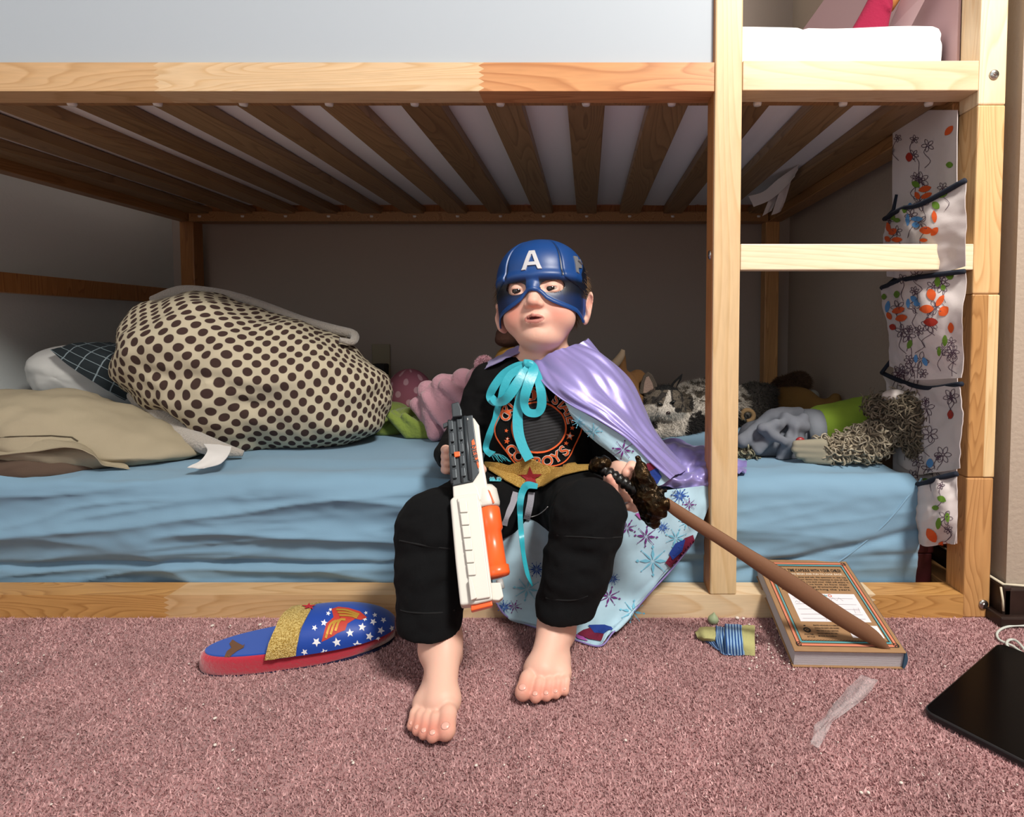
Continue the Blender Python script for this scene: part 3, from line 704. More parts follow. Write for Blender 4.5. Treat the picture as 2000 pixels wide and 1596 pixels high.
F.cap(P(868, 742, .42), P(950, 732, .40), .010, .012, .006); F.ell(P(858, 760, .40), (.012, .012, .009), .006, op=-1)
F.bump(lambda p: .003*nz(p, 30, 3))
F.obj('robe', m_pk, sm=2, label='crumpled pale pink fleece robe heaped behind the child', cat='robe')
F = fld(925, 690, 970, 735, .34, .38, .0015, .03)
for i in range(20):
    a, b = 2*math.pi*i/20, 2*math.pi*(i+1)/20; c = P(946, 712, .36)
    F.cap(c+V(.0125*math.cos(a), 0, .0125*math.sin(a)), c+V(.0125*math.cos(b), 0, .0125*math.sin(b)), .006, .006, .003)
er = thing('stuffed_toy', tuple(P(946, 735, .38)), 'round fluffy pink toy ear poking up beside the child\'s shoulder', 'stuffed toy')
eo = F.obj('ear', mat('pink_plush', 'cf9aa6', 1, sheen=.4), er, 1); ell('inner_ear', P(946, 712, .365), (.011, .004, .011), mat('rose_plush', '7a2f45', 1), er)
ell('head', P(958, 742, .40), (.05, .04, .035), bpy.data.materials['pink_plush'], er)
fur('plush_pile', eo, 2500, .005, er, flat('d9adb6'), .0006, (0, 0, 0))
# toy with dark cap behind the head
m_must = mat('mustard_plush', '8a6426', 1, bump=.5, bscale=200, bdist=.002); m_dbr = mat('dark_brown_plush', '3a1f12', .9, bump=.6, bscale=90, bdist=.004)
bt = thing('stuffed_toy', tuple(P(1000, 790, .40)), 'mustard stuffed toy with dark brown head sitting behind the child', 'stuffed toy')
F = fld(965, 630, 1030, 800, .34, .5, .003, .04); F.ell(P(996, 720, .42), (.040, .035, .055), .02); F.ell(P(1000, 790, .42), (.055, .045, .05), .03); F.obj('body', m_must, bt, 2)
F = fld(965, 630, 1030, 700, .36, .5, .003, .04); F.ell(P(998, 655, .42), (.036, .03, .026), .01); F.ell(P(985, 664, .40), (.022, .02, .016), .01); F.obj('head', m_dbr, bt, 2)
# horned toy behind the cape
ht = thing('stuffed_toy', tuple(P(1215, 850, .42)), 'brown stuffed toy with a pale horn-shaped ear, peeking over the purple cape', 'stuffed toy')
m_hb = mat('tawny_plush', '6e4d2c', 1, bump=.6, bscale=180, bdist=.003)
F = fld(1180, 700, 1260, 850, .4, .52, .003, .04); F.ell(P(1215, 770, .48), (.045, .04, .06), .02); F.ell(P(1222, 800, .48), (.055, .05, .06), .02); F.cap(P(1212, 725, .47), P(1216, 695, .47), .016, .008, .008); F.ell(P(1245, 745, .50), (.025, .02, .03), .012); F.obj('body', m_hb, ht, 2)
mesh('ear', *tube([P(1188, 722, .455), P(1202, 710, .45), P(1213, 695, .448), P(1217, 683, .448)], [.010, .011, .009, .005], 12, smoothn=16), mat('pale_plush', '9d8a72', 1), ht)

# ---------------------------------------------------------------- the cat
ct = thing('cat', tuple(P(1320, 850, .46)), 'fluffy grey tabby and white cat resting on the blue sheet beside the ladder post', 'cat')
F = fld(1240, 725, 1440, 860, .38, .66, .0025, .05)
HC = P(1297, 787, .455)
F.ell(HC, (.050, .046, .042), .01); F.ell(P(1297, 803, .425), (.026, .026, .019), .014); F.ell(P(1272, 806, .44), (.022, .02, .016), .014); F.ell(P(1322, 800, .44), (.018, .02, .015), .014)
F.ell(P(1350, 803, .57), (.115, .095, .062), .03); F.ell(P(1390, 790, .60), (.10, .08, .065), .03); F.ell(P(1318, 830, .48), (.055, .05, .034), .03)
F.cap(P(1300, 838, .45), P(1285, 844, .405), .018, .0165, .012); F.cap(P(1345, 840, .47), P(1320, 846, .43), .02, .014, .012)
def catcol(p):
    n = len(p); d = (p-CAM)/(p-CAM)[:, 1:2]
    u = d[:, 0]; fw = d[:, 1]*math.cos(TH)-d[:, 2]*math.sin(TH); px = CX+FPX*u/fw; py = CY-FPX*(d[:, 1]*math.sin(TH)+d[:, 2]*math.cos(TH))/fw
    W_, G, B, K = [np.array(lin(c)) for c in ('b9b1a6', '5c5348', '2c2825', '0f0e0e')]
    c = np.tile(W_, (n, 1)); t = nz(p, 55, 2); st = nz(p*[1, 1, 3], 38, 6)
    head = ((px-1297)**2/58**2+(py-790)**2/50**2 < 1) & (p[:, 1] < .52)
    g = head & (py < 806-(px < 1290)*4) & ~((np.abs(px-1305-(py-780)*-.15) < 5+(py-775)*.25) & (py > 762)); g &= ~((px > 1285) & (py > 795) & (px < 1318))
    g &= ~((px < 1283) & (py > 790))
    c[g] = G; c[g & (t > .08)] = B; c[head & (py < 762) & (px > 1275) & (px < 1325)] = K
    ear = (py < 752) & (px > 1316) & (px < 1340) & (p[:, 1] < .5); pass
    c[(py < 766) & (px < 1280) & (px > 1250) & (p[:, 1] < .49)] = np.array(lin('4a4038')); c[(py < 762) & (px > 1262) & (px < 1275) & (p[:, 1] < .458)] = np.array(lin('7d6a60'))
    bo = ~head; dk = bo & (px > 1335) & (py > 805+t*20) & (px > 1350-(py-805)*.3); c[dk] = B*.6
    top = bo & (py < 785) & (st > .05) & (px > 1320); c[top] = G*.8
    c = c*(1+.25*np.clip(nz(p*[1, 1, 2.2], 90, 11), -1, 1))[:, None]
    chin = head & (py > 822); c[chin & (px < 1285)] = B
    return c
co = F.obj('body', m_attr, ct, 2, colf=catcol)
fur('coat', co, 30000, .012, ct, catcol, .0006, (.0, -.02, -.1), .28, 4, region=lambda p: ~((((p-HC)**2).sum(1) < .068**2) & (p[:, 1] < .47) & (p[:, 2] > HC[2]-.04)))
fur('face_fur', co, 26000, .0048, ct, catcol, .0005, (.0, .0, -.15), .25, 8, region=lambda p: (((p-HC)**2).sum(1) < .068**2) & (p[:, 1] < .47) & (p[:, 2] > HC[2]-.04))
m_blk = mat('wet_black', '12100d', .35)
def ear(ol_, il_, Y, mo, mi):
    mesh('ear', *prism([P(x, y, Y) for x, y in ol_], (0, .007, 0)), mo, ct, smooth=False, bevel=.0025, bseg=3); mesh('inner_ear', *prism([P(x, y, Y-.0012) for x, y in il_], (0, .002, 0)), mi, ct, smooth=False, bevel=.0008)
m_e1 = mat('ear_grey', '4b4239', 1, bump=.8, bscale=300, bdist=.002); m_e2 = mat('ear_inner', '8a7468', 1, bump=.8, bscale=300, bdist=.002); m_e3 = mat('ear_black', '0d0c0c', 1)
ear([(1248, 770), (1251, 750), (1257, 734), (1265, 726), (1274, 732), (1282, 748), (1289, 772)], [(1256, 768), (1258, 749), (1262, 737), (1267, 735), (1274, 748), (1279, 768)], .452, m_e1, m_e2)
ear([(1304, 768), (1309, 754), (1318, 743), (1334, 729), (1331, 742), (1322, 757), (1318, 770)], [(1312, 760), (1317, 750), (1327, 740), (1322, 752), (1318, 762)], .456, m_e3, m_e1)
for x, y, r_ in ((1289, 789, -22), (1314, 785, 22)): ell('eye', P(x, y, .4065), (.0078, .004, .0030), m_blk, ct, rotm(0, -r_, 0))
ell('nose', P(1305, 807, .400), (.0055, .004, .0042), mat('cat_nose', '2a1b1a', .4), ct)

# ---------------------------------------------------------------- soft toys in the right back corner
def vfur(o, n, l, par, c, **k): return fur('plush_pile', o, n, l, par, flat(c), .0009, (0, 0, -.1), .5, **k)
t1 = thing('stuffed_toy', tuple(P(1480, 845, .55)), 'dark grey fuzzy soft toy with a tan curled paw, behind the ladder opening', 'stuffed toy')
F = fld(1430, 740, 1520, 850, .5, .68, .003, .05); F.ell(P(1475, 785, .62), (.055, .05, .052), .02); F.ell(P(1460, 815, .60), (.06, .05, .045), .02); F.cap(P(1500, 760, .62), P(1512, 765, .60), .014, .012, .01)
a = F.obj('body', mat('charcoal_plush', '3b3733', 1), t1, 2); vfur(a, 7000, .010, t1, '4a453f')
mesh('paw', *tube([P(1446+18*0+14+12*math.cos(t), 812+11*math.sin(t), .535-.002*t) for t in np.linspace(2.4, 8, 14)], .006, 8), mat('tan_plush', '8f7350', 1), t1)
t2 = thing('stuffed_toy', tuple(P(1550, 845, .62)), 'golden tan soft toy with a dark brown shaggy head lying in the far right corner', 'stuffed toy')
F = fld(1490, 740, 1645, 850, .56, .75, .003, .05); F.ell(P(1545, 785, .66), (.075, .055, .045), .02); F.ell(P(1560, 820, .66), (.09, .06, .045), .02); F.cap(P(1590, 795, .64), P(1628, 790, .60), .02, .018, .02); F.cap(P(1627, 792, .60), P(1632, 778, .60), .017, .014, .01); F.ell(P(1488, 790, .60), (.022, .018, .022), .01)
a = F.obj('body', mat('golden_plush', '75572b', 1, bump=.5, bscale=200, bdist=.002), t2, 2)
F = fld(1510, 730, 1590, 770, .60, .75, .003, .04); F.ell(P(1535, 752, .68), (.035, .03, .022), .01); F.ell(P(1560, 745, .68), (.03, .03, .026), .012)
a = F.obj('head', mat('umber_plush', '3d2c20', 1), t2, 2); vfur(a, 5000, .011, t2, '4c3727'); ell('ear', P(1588, 775, .69), (.018, .014, .02), mat('grey_white_plush', '8d8c83', 1), t2)

# ---------------------------------------------------------------- shaggy monster toy lying behind the ladder
mo_ = thing('stuffed_toy', tuple(P(1640, 900, .22)), 'shaggy grey-haired monster soft toy in a lime shirt and grey trousers', 'stuffed toy')
m_gt = mat('grey_jersey', '6c7078', .95, bump=.4, bscale=500, bdist=.0005); m_lime = mat('lime_felt', '83a033', .95, bump=.3, bscale=500, bdist=.0005)
F = fld(1445, 780, 1620, 905, .14, .34, .0024, .03)
F.cap(P(1478, 862, .24), P(1530, 850, .25), .040, .048, .02); F.cap(P(1530, 835, .27), P(1590, 838, .26), .040, .036, .02)
for a, b, r in (((1450, 862, .20), (1500, 815, .22), .012), ((1480, 880, .19), (1525, 830, .19), .010), ((1510, 812, .22), (1560, 805, .24), .012), ((1530, 900, .20), (1552, 835, .19), .010),
                ((1550, 893, .20), (1570, 815, .205), .009), ((1500, 845, .175), (1532, 862, .175), .008), ((1488, 838, .18), (1515, 828, .18), .009), ((1535, 815, .20), (1575, 835, .20), .008), ((1545, 862, .185), (1525, 895, .19), .010)):
    F.cap(P(*a), P(*b), r*1.15, r*.95, .013)
F.cap(P(1495, 850, .168), P(1505, 875, .17), .005, .004, .006, op=-1); F.cap(P(1540, 825, .18), P(1548, 850, .18), .004, .004, .006, op=-1)
F.bump(lambda p: .003*nz(p, 35, 5)); F.obj('trousers', m_gt, mo_, 2)
wv, wf = tube([P(1572, 842, .245), P(1592, 838, .245), P(1600, 838, .245)], [.044, .040, .038], 64)
wv = wv.reshape(3, 64, 3); c0 = wv.mean(1, keepdims=True); wv = c0+(wv-c0)*(1+.035*(np.arange(64) % 2))[None, :, None]
mesh('waistband', wv.reshape(-1, 3), wf, mat('ribbed_grey', '7d828a', .95), mo_)
F = fld(1590, 770, 1810, 900, .15, .34, .0026, .03)
F.cap(P(1610, 832, .26), P(1700, 822, .26), .044, .048, .02); F.cap(P(1700, 822, .26), P(1790, 838, .23), .048, .046, .02); F.cap(P(1790, 812, .20), P(1775, 880, .20), .022, .030, .015)
F.bump(lambda p: .003*nz(p, 28, 8)); F.obj('shirt', m_lime, mo_, 2)
def yarn(base, n, L_, w_, par, cols, curl=1.0, seed=3, region=None):
    v, f = WV[base]; v = np.asarray(v); q = np.array([x[:3] for x in f]); rs = np.random.RandomState(seed); k = rs.randint(0, len(q), n); out = []; cc = []
    for i in k:
        a, b, c = v[q[i]]; p = (a+b+c)/3
        if region and not region(p): continue
        nr = np.cross(b-a, c-a); nr /= np.linalg.norm(nr)+1e-12
        if nr[1] > .5: continue
        d = nr+rs.randn(3)*.8*curl; d /= np.linalg.norm(d); ax = rs.randn(3); ax /= np.linalg.norm(ax); pts = [p]; L1 = L_*(.6+.8*rs.rand())
        for s in range(5):
            d = d+np.cross(ax, d)*.75*curl-nr*.18*s*.5; d /= np.linalg.norm(d); pts.append(pts[-1]+d*L1/5)
        w1 = w_*(.7+.6*rs.rand()); tv, tf = tube(pts, [w1, w1, w1*.95, w1*.9, w1*.7, w1*.3], 4, False); out.append((tv, tf)); c_ = cols[rs.randint(len(cols))]; cc.append(np.tile(np.array(lin(c_))*(.8+.4*rs.rand()), (len(tv), 1)))
    vv, ff = merge(out); return mesh('shaggy_yarn', vv, ff, m_attr, par, cols=np.vstack(cc), kind='stuff')
F = fld(1580, 790, 1780, 905, .10, .24, .003, .03); F.cap(P(1612, 884, .165), P(1690, 868, .165), .022, .027, .02); F.cap(P(1690, 868, .165), P(1758, 822, .175), .027, .028, .02)
a = F.obj('arm', mat('grey_backing', '5f574a', 1), mo_, 2); yarn(a, 1500, .020, .0017, mo_, ['8f8470', '9e937e', '7d7260', 'aca28e'], 1.0)
F = fld(1690, 760, 1860, 910, .08, .25, .003, .03); F.ell(P(1793, 832, .13), (.030, .045, .050), .02); F.ell(P(1785, 799, .14), (.044, .04, .022), .02); F.ell(P(1735, 797, .17), (.04, .03, .018), .02)
a = F.obj('head', mat('grey_backing2', '4d463b', 1), mo_, 2); yarn(a, 1400, .022, .0017, mo_, ['6f6553', '7f7462', '5d5445'], .8, 9)
F = fld(1440, 860, 1475, 900, .18, .24, .003, .03); F.ell(P(1455, 885, .22), (.02, .03, .018), .01); a = F.obj('foot', bpy.data.materials['grey_backing2'], mo_, 1); yarn(a, 200, .02, .0018, mo_, ['8f8a72', '6e6a58'], 1.0, 11)
F = fld(1545, 855, 1625, 905, .12, .2, .002, .02)
for i, (a, b) in enumerate((((1555, 868), (1605, 868)), ((1553, 878), (1605, 880)), ((1560, 889), (1610, 890)), ((1575, 897), (1615, 898)))): F.cap(P(*a, .155), P(*b, .15), .0075, .011, .003)
F.obj('hand', mat('putty_felt', '8d8775', .95), mo_, 1)
ell('badge', P(1563, 862, .16), (.009, .005, .008), mat('red_plastic', '8c1f24', .4), mo_)
m_eye = mat('eye_white', 'cfc6c0', .5)
ell('eye', P(1748, 774, .15), (.024, .016, .013), m_eye, mo_); ell('eye', P(1796, 777, .12), (.015, .014, .011), m_eye, mo_); ell('brow', P(1776, 774, .15), (.026, .014, .011), mat('black_felt', '15130f', .9), mo_)

CLAMP[0] = False
# ---------------------------------------------------------------- floral hanging organiser on the end of the bunk
og = thing('hanging_organizer', (.6, .15, .07), 'floral fabric hanging pocket organizer with navy trim, tied inside the right end of the bunk', 'organizer')
m_flo = mat('white_canvas', 'c9c0be', .9, bump=.3, bscale=600, bdist=.0004); m_navy = mat('navy_trim', '141c2b', .85)
def lx(nm, ctrl, nu=24, nv=24, amp=.004, seed=0, mt_=m_flo, fu_=2, fv_=2):
    c = np.array([[PXp(*q) for q in r] for r in ctrl]); a = crom(c, np.linspace(0, len(c)-1, nu)); g = crom(a.transpose(1, 0, 2), np.linspace(0, c.shape[1]-1, nv)).transpose(1, 0, 2)
    g = wrink(g, amp, fu_, fv_, seed, 3); return mesh(nm, g.reshape(-1, 3), gridf(nu, nv), mt_, og, solid=.0012)
parts = [lx('back_panel', [[(1745, y, .592), (1800, y, .592), (1840, y, .592), (1870, y, .592)] for y in (215, 300, 400, 560, 740, 900, 1062)], 60, 20, .003, 1)]
pk = [  # left, middle, right columns from top trim to bottom
 [[(1727, 428, .575), (1762, 408, .55), (1800, 398, .545), (1886, 352, .57)], [(1727, 470, .565), (1765, 465, .54), (1810, 460, .54), (1886, 440, .565)], [(1732, 540, .57), (1770, 545, .55), (1815, 540, .55), (1886, 520, .57)]],
 [[(1722, 562, .575), (1760, 548, .55), (1805, 540, .545), (1884, 530, .57)], [(1728, 610, .565), (1770, 610, .535), (1815, 610, .54), (1882, 605, .565)], [(1735, 670, .565), (1775, 680, .545), (1815, 680, .545), (1880, 670, .57)], [(1738, 715, .575), (1775, 738, .56), (1820, 742, .56), (1878, 738, .572)]],
 [[(1722, 728, .592), (1760, 745, .59), (1810, 758, .588), (1878, 750, .575)], [(1735, 800, .593), (1775, 830, .590), (1820, 830, .588), (1876, 820, .57)], [(1745, 900, .592), (1785, 925, .585), (1820, 925, .58), (1874, 915, .575)]],
 [[(1760, 950, .575), (1800, 945, .555), (1830, 935, .555), (1870, 925, .57)], [(1765, 1000, .57), (1800, 1000, .545), (1830, 1000, .545), (1870, 990, .565)], [(1770, 1050, .575), (1800, 1062, .56), (1830, 1066, .56), (1868, 1062, .57)]]]
for i, c in enumerate(pk):
    parts.append(lx('pocket', c, 34, 34, .008, i+3, fu_=2.5, fv_=3))
    top = crom(np.array([PXp(px, py, X-.001) for px, py, X in c[0]]), np.linspace(0, 3, 24))
    mesh('trim', *tube(top, [.0042]*24, 6), m_navy, og)
mesh('trim', *tube([PXp(1722, 728, .578), PXp(1742, 702, .588), PXp(1745, 690, .59)], .0035, 6), m_navy, og)
mesh('trim', *tube([PXp(1722, 566, .572), PXp(1748, 545, .588), PXp(1750, 535, .59)], .0035, 6), m_navy, og)
mesh('trim', *tube([PXp(1727, 430, .572), PXp(1745, 410, .588), PXp(1752, 380, .59)], .0035, 6), m_navy, og)
T_o = bvh(*parts)
leafO = [(1855, 255, 12, 6, -50), (1808, 369, 13, 6, -15), (1811, 382, 12, 5, -25), (1793, 382, 8, 5, 60), (1826, 424, 12, 5, 85), (1810, 450, 13, 7, 0), (1826, 452, 10, 6, -50), (1736, 444, 11, 5, 75), (1745, 453, 9, 6, -30), (1753, 468, 11, 5, 0), (1735, 467, 7, 5, 40), (1805, 469, 8, 4, 0),
 (1820, 576, 12, 9, 70), (1837, 588, 13, 6, -55), (1811, 604, 14, 8, 0), (1844, 608, 12, 9, -40), (1756, 606, 13, 6, -15), (1762, 621, 12, 7, -12), (1738, 617, 8, 5, 60), (1820, 1045, 15, 9, 60), (1842, 1062, 10, 6, 0), (1858, 640, 6, 10, 0)]
leafR = [(1777, 307, 7, 9, 0), (1819, 629, 14, 8, 0), (1745, 639, 7, 6, 20), (1858, 810, 6, 9, 0)]
leafG = [(1868, 306, 7, 11, 0), (1856, 322, 7, 6, 0), (1865, 331, 8, 6, 0), (1790, 360, 9, 6, 30), (1841, 382, 11, 5, -15), (1829, 402, 9, 7, 45), (1768, 409, 5, 8, 0), (1753, 430, 7, 5, 0), (1745, 424, 5, 6, 0), (1832, 551, 6, 10, 0), (1843, 562, 5, 6, 0), (1856, 539, 8, 8, 0), (1753, 575, 6, 7, 0), (1728, 580, 5, 6, 0), (1846, 665, 5, 11, 0), (1835, 686, 4, 9, 0), (1778, 672, 5, 9, 20), (1840, 975, 9, 6, 30), (1828, 992, 7, 5, 0), (1834, 1022, 5, 11, 10), (1812, 940, 10, 5, 30), (1850, 1010, 4, 9, 0)]
leafB = [(1792, 428, 12, 5, 0), (1790, 440, 8, 6, 0), (1779, 403, 5, 7, 0), (1774, 430, 4, 12, 0), (1787, 585, 9, 6, 40), (1792, 594, 7, 5, 0), (1775, 593, 4, 9, 0), (1735, 599, 5, 11, 10), (1808, 706, 5, 9, -20), (1790, 700, 4, 8, 0), (1818, 905, 7, 9, 0)]
def leafshape(cx, cy, rx, ry, rot):
    o = []; c, s = math.cos(math.radians(rot)), math.sin(math.radians(rot))
    for i in range(16):
        a = 2*math.pi*i/16; x = rx*math.cos(a); y = ry*math.sin(a)*(1-.45*abs(math.cos(a))**3); o.append((cx+x*c-y*s, cy+x*s+y*c))
    return o
for nm, L_, cl in (('orange_leaf_print', leafO, 'cf5420'), ('red_leaf_print', leafR, '9c2a1c'), ('green_leaf_print', leafG, '5f8428'), ('blue_leaf_print', leafB, '4f86bb')):
    lm_ = mat(nm, cl, .9)
    for q in L_:
      if hit(T_o, q[0], q[1]) is not None and hit(T_o, q[0]+q[2]*.8, q[1]) is not None: drape(nm, poly2d([leafshape(*q)], 6), T_o, lm_, og, .0016, .2)
ol = []; rs = random.Random(5)
for i in range(64):
    cx_ = 1738+rs.random()*128; cy_ = 255+rs.random()*800
    if 470 < cy_ < 535: continue
    n = rs.choice([4, 5, 6]); R_ = 4+rs.random()*6; a0 = rs.random()*360
    for k in range(n): a = a0+k*360/n; ol.append(band2(leafshape(cx_+R_*math.cos(math.radians(a)), cy_+R_*math.sin(math.radians(a)), R_*.75, R_*.42, a), 1.0, True))
    ol.append(band2([(cx_, cy_), (cx_+rs.uniform(-10, 10), cy_+14), (cx_+rs.uniform(-14, 14), cy_+30), (cx_+rs.uniform(-10, 10), cy_+44)], 1.0, sub=10))
drape('line_flower_print', merge2(ol), T_o, mat('plum_ink', '4b3445', .9), og, .0014, .2, kind='stuff')

# dark red box and papers under the organiser
bx = P(1820, 1095, .12)
rb = thing('storage_box', (bx[0], .14, 0.0), 'dark red box on the floor under the floral organizer', 'box')
m_mar = mat('maroon_card', '431719', .5)
box('body', .556, .600, .075, .22, 0.0, .075, m_mar, rb, bevel=.002); box('lid', .554, .602, .073, .222, .0755, .092, m_mar, rb, bevel=.003)

# ---------------------------------------------------------------- things on the carpet
# hardback book leaning on the bottom rail
k0, k1 = PZ(1549, 1302, .001), PZ(1767, 1306, .001)
ang = math.radians(13.0); ux = (k1-k0); Wb = np.linalg.norm(ux); ux /= Wb
vy = V(-ux[1]*0+ -.0, 1, 0); vy = V(.07, 1, 0); vy -= ux*vy.dot(ux); vy /= np.linalg.norm(vy)
skew = V(-.0, 0, 0)
vl = vy*math.cos(ang)+V(0, 0, 1)*math.sin(ang); nb = np.cross(ux, vl); nb /= np.linalg.norm(nb); Lb = .196; Tb_ = .0285
bk = thing('book', tuple(k0), 'kraft brown hardback book leaning on the bottom rail, back cover up', 'book')
def bpnt(u, v, n=0): return k0+ux*(u*Wb)+vl*(v*Lb)+nb*n
m_kraft = mat('kraft_cover', '967350', .75, var=.05, vscale=60); m_page = mat('book_pages', 'c9c3c6', .85, bump=.5, bscale=30); 
def slabk(nm, u0, u1, v0, v1, n0, n1, mt_, bv=.0012, par=bk): return hexa(nm, [bpnt(u0, v0, n0), bpnt(u1, v0, n0), bpnt(u1, v0, n1), bpnt(u0, v0, n1)], vl*(v1-v0)*Lb, mt_, par, bv)
slabk('cover', -.01, 1.0, -.01, 1.01, 0, .0022, m_kraft); slabk('cover', -.01, .985, -.01, 1.01, Tb_-.0022, Tb_, m_kraft)
pg = []
for i in range(26):
    n0 = .0024+(Tb_-.0048)*i/26; pg.append((hexv := np.array([bpnt(u, v, n) for n in (n0, n0+(Tb_-.0048)/26*.86) for u, v in ((.005+.002*(i % 2), .004+.002*(i % 2)), (.975, .004+.002*(i % 2)), (.975, .99), (.005+.002*(i % 2), .99))]), BOXF))
mesh('pages', *merge(pg), m_page, bk, smooth=False)
sp_ = [bpnt(.985+.022*math.sin(math.pi*t), -.01, Tb_*t) for t in np.linspace(0, 1, 9)]; sp_ += [bpnt(.975, -.01, Tb_*t) for t in np.linspace(.9, .1, 5)]
mesh('spine', *prism(sp_, vl*Lb*1.02), mat('spine_blue', '3c5e78', .7), bk, smooth=False)
def bk2(nm, m2, mt_, off=.0004):
    v, f = m2; return mesh(nm, np.array([bpnt(x, y, Tb_+off) for x, y in v]), f, mt_, bk, smooth=False)
m_blackink = mat('black_ink', '1d1712', .8); m_coral = mat('coral_ink', 'c9785c', .8); m_teal = mat('teal_ink', '4d9aa3', .8); m_lab = mat('paper_label', 'd9d4d8', .8); m_wink = mat('white_ink', 'dccdb8', .8)
def frame(a, w_): return merge2([band2([(a, a*.8), (.985-a, a*.8)], w_), band2([(a, 1-a*.8), (.985-a, 1-a*.8)], w_), band2([(a, a*.8), (a, 1-a*.8)], w_), band2([(.985-a, a*.8), (.985-a, 1-a*.8)], w_)])
bk2('coral_border', frame(.055, .022), m_coral); bk2('teal_border', frame(.088, .012), m_teal, .0005); bk2('border_line', merge2([frame(.040, .004), frame(.071, .004), frame(.100, .004)]), m_blackink, .0006)
zg = []
for y in (.088, .912):
    zg.append(band2([(.1+.8*i/60, y+(.004 if i % 2 else -.004)) for i in range(61)], .0025))
for y, x0 in ((.05, .055), (.05, .93), (.95, .055), (.95, .93)): zg.append(band2(circ(x0, y, .022, .018), .005, True)); zg.append(band2([(x0-.02, y-.015), (x0+.02, y+.015)], .005)); zg.append(band2([(x0-.02, y+.015), (x0+.02, y-.015)], .005))
bk2('border_stitching', merge2(zg), m_blackink, .0007)
def tline(s, x0, x1, y, h, b=.0):
    v, f, w_ = text2d(s, 1, b); v = v.copy(); return ((v-[0, 0])*[(x1-x0)/w_, h]+[x0, y], f)
bk2('title_print', tline('MAKE A TIME CAPSULE WITH YOUR CHILD!', .14, .86, .845, .052, .035), m_blackink)
bk2('subtitle_print', tline('IT IS EASY TO BEGIN AND FUN TO LOOK BACK', .15, .85, .805, .030, .02), m_wink)
tl = ['Turn to today\'s date and ask the question at the top', 'of the page, then jot down the response in one of the', 'spaces below. Both you and your child will enjoy it.', 'Use this journal to look at how their', 'answers may change dramatically in the', 'coming years, marking the years.']
for i, s in enumerate(tl): bk2('body_print', tline(s, .13, .87-(.03 if i > 2 else 0), .768-i*.030, .026, .012), m_blackink)
bk2('label_panel', poly2d([[(.17, .27), (.84, .27), (.84, .575), (.17, .575)]]), m_lab, .0003)
m_pen = mat('grey_pencil', '8b868c', .8); pn = []
for y in (.52, .455, .40, .345, .30): pn.append(band2([(.2, y), (.5, y+.003), (.8, y)], .0025))
pn.append(band2([(.45+.03*i, .495+(.035 if i % 2 else -.0)) for i in range(9)], .003)); pn.append(band2([(.2+.02*i, .47+(.02 if i % 2 else -.0)) for i in range(6)], .003)); pn.append(band2([(.74+.008*i, .36+(.06 if i % 2 else 0)) for i in range(8)], .003)); pn.append(band2([(.42, .28), (.46, .38), (.49, .46)], .002))
bk2('handwriting', merge2(pn), m_pen, .0006)
bk2('heading_print', tline('sample', .46, .56, .545, .028, .03), m_teal, .0006); bk2('coral_ring', band2(circ(.585, .552, .016, .013), .008, True), m_coral, .0006)
bl = ['PRINTED AND BOUND AS A KEEPSAKE', 'JOURNAL FOR PARENTS AND CHILDREN', 'THREE YEARS OF DAILY QUESTIONS', 'COPYRIGHT RESERVED, NEW YORK', 'MADE IN CHINA']
for i, s in enumerate(bl): bk2('small_print', tline(s, .27, .52-.02*i, .225-i*.026, .018, .012), m_blackink)
bk2('publisher_mark', merge2([band2(circ(.19, .185, .028, .02), .012, True), band2([(.165, .17), (.19, .19), (.215, .175)], .006), poly2d([circ(.185, .228, .010, .006)]), tline('POTTER', .15, .235, .135, .018, .02), tline('STYLE', .165, .235, .113, .018, .02)]), m_blackink)
bk2('barcode_panel', poly2d([[(.58, .115), (.87, .115), (.87, .235), (.58, .235)]]), m_lab, .0003)
bc = []; x = .62; rr = random.Random(3)
while x < .83: w_ = rr.choice([.003, .005, .008]); bc.append(poly2d([[(x, .135), (x+w_, .135), (x+w_, .195), (x, .195)]])); x += w_+rr.choice([.003, .005])
bk2('barcode', merge2(bc+[tline('9 780307', .62, .74, .205, .012)]), m_blackink, .0006)

# slipper
m_red = mat('red_velour', 'b0122f', .8, bump=.5, bscale=260, bdist=.002, sheen=.8); m_royal = mat('royal_satin', '12409c', .5, sheen=.2); m_gold = mat('gold_glitter', 'b08c3a', .4, metal=.25, bump=1, bscale=700, bdist=.003, vscale=500, col2='f0d68a'); m_insole = mat('blue_insole', '1a4aa6', .9, sheen=.3)
h0, h1 = PZ(388, 1290, .015), PZ(772, 1222, .02)
sx = h1-h0; sx[2] = 0; SL = np.linalg.norm(sx); sx /= SL; sy = V(-sx[1], sx[0], 0)
sc_ = h0.copy(); sc_[2] = 0
SW = .088
sl = thing('slipper', tuple(sc_+sx*SL/2), 'blue and red slipper with white stars, gold glitter band and winged emblem', 'slipper')
off0 = sy*(.004)
def sp(u, v, z): return sc_+sx*(u*SL)+sy*(v*SW)+off0+V(0, 0, z)
def wid(u): return (1-abs(2*min(max(u, 0), 1)-1)**3.2)**.5*(.44+.06*math.sin((u-.25)*3))
out = [(u, wid(u)) for u in .5-.5*np.cos(np.linspace(0, math.pi, 40))]; ol2 = [(u, -w_) for u, w_ in out]+[(u, w_) for u, w_ in out[::-1]]
prof = [(0, .965), (.002, .99), (.006, 1.0), (.018, 1.0), (.023, .985), (.0255, .95)]
sv = []
for z, s in prof:
    for u, w_ in ol2: sv.append(sp(.5+(u-.5)*s, w_*s, z+(.006*max(0, u-.6)/.4 if z < .003 else 0)))
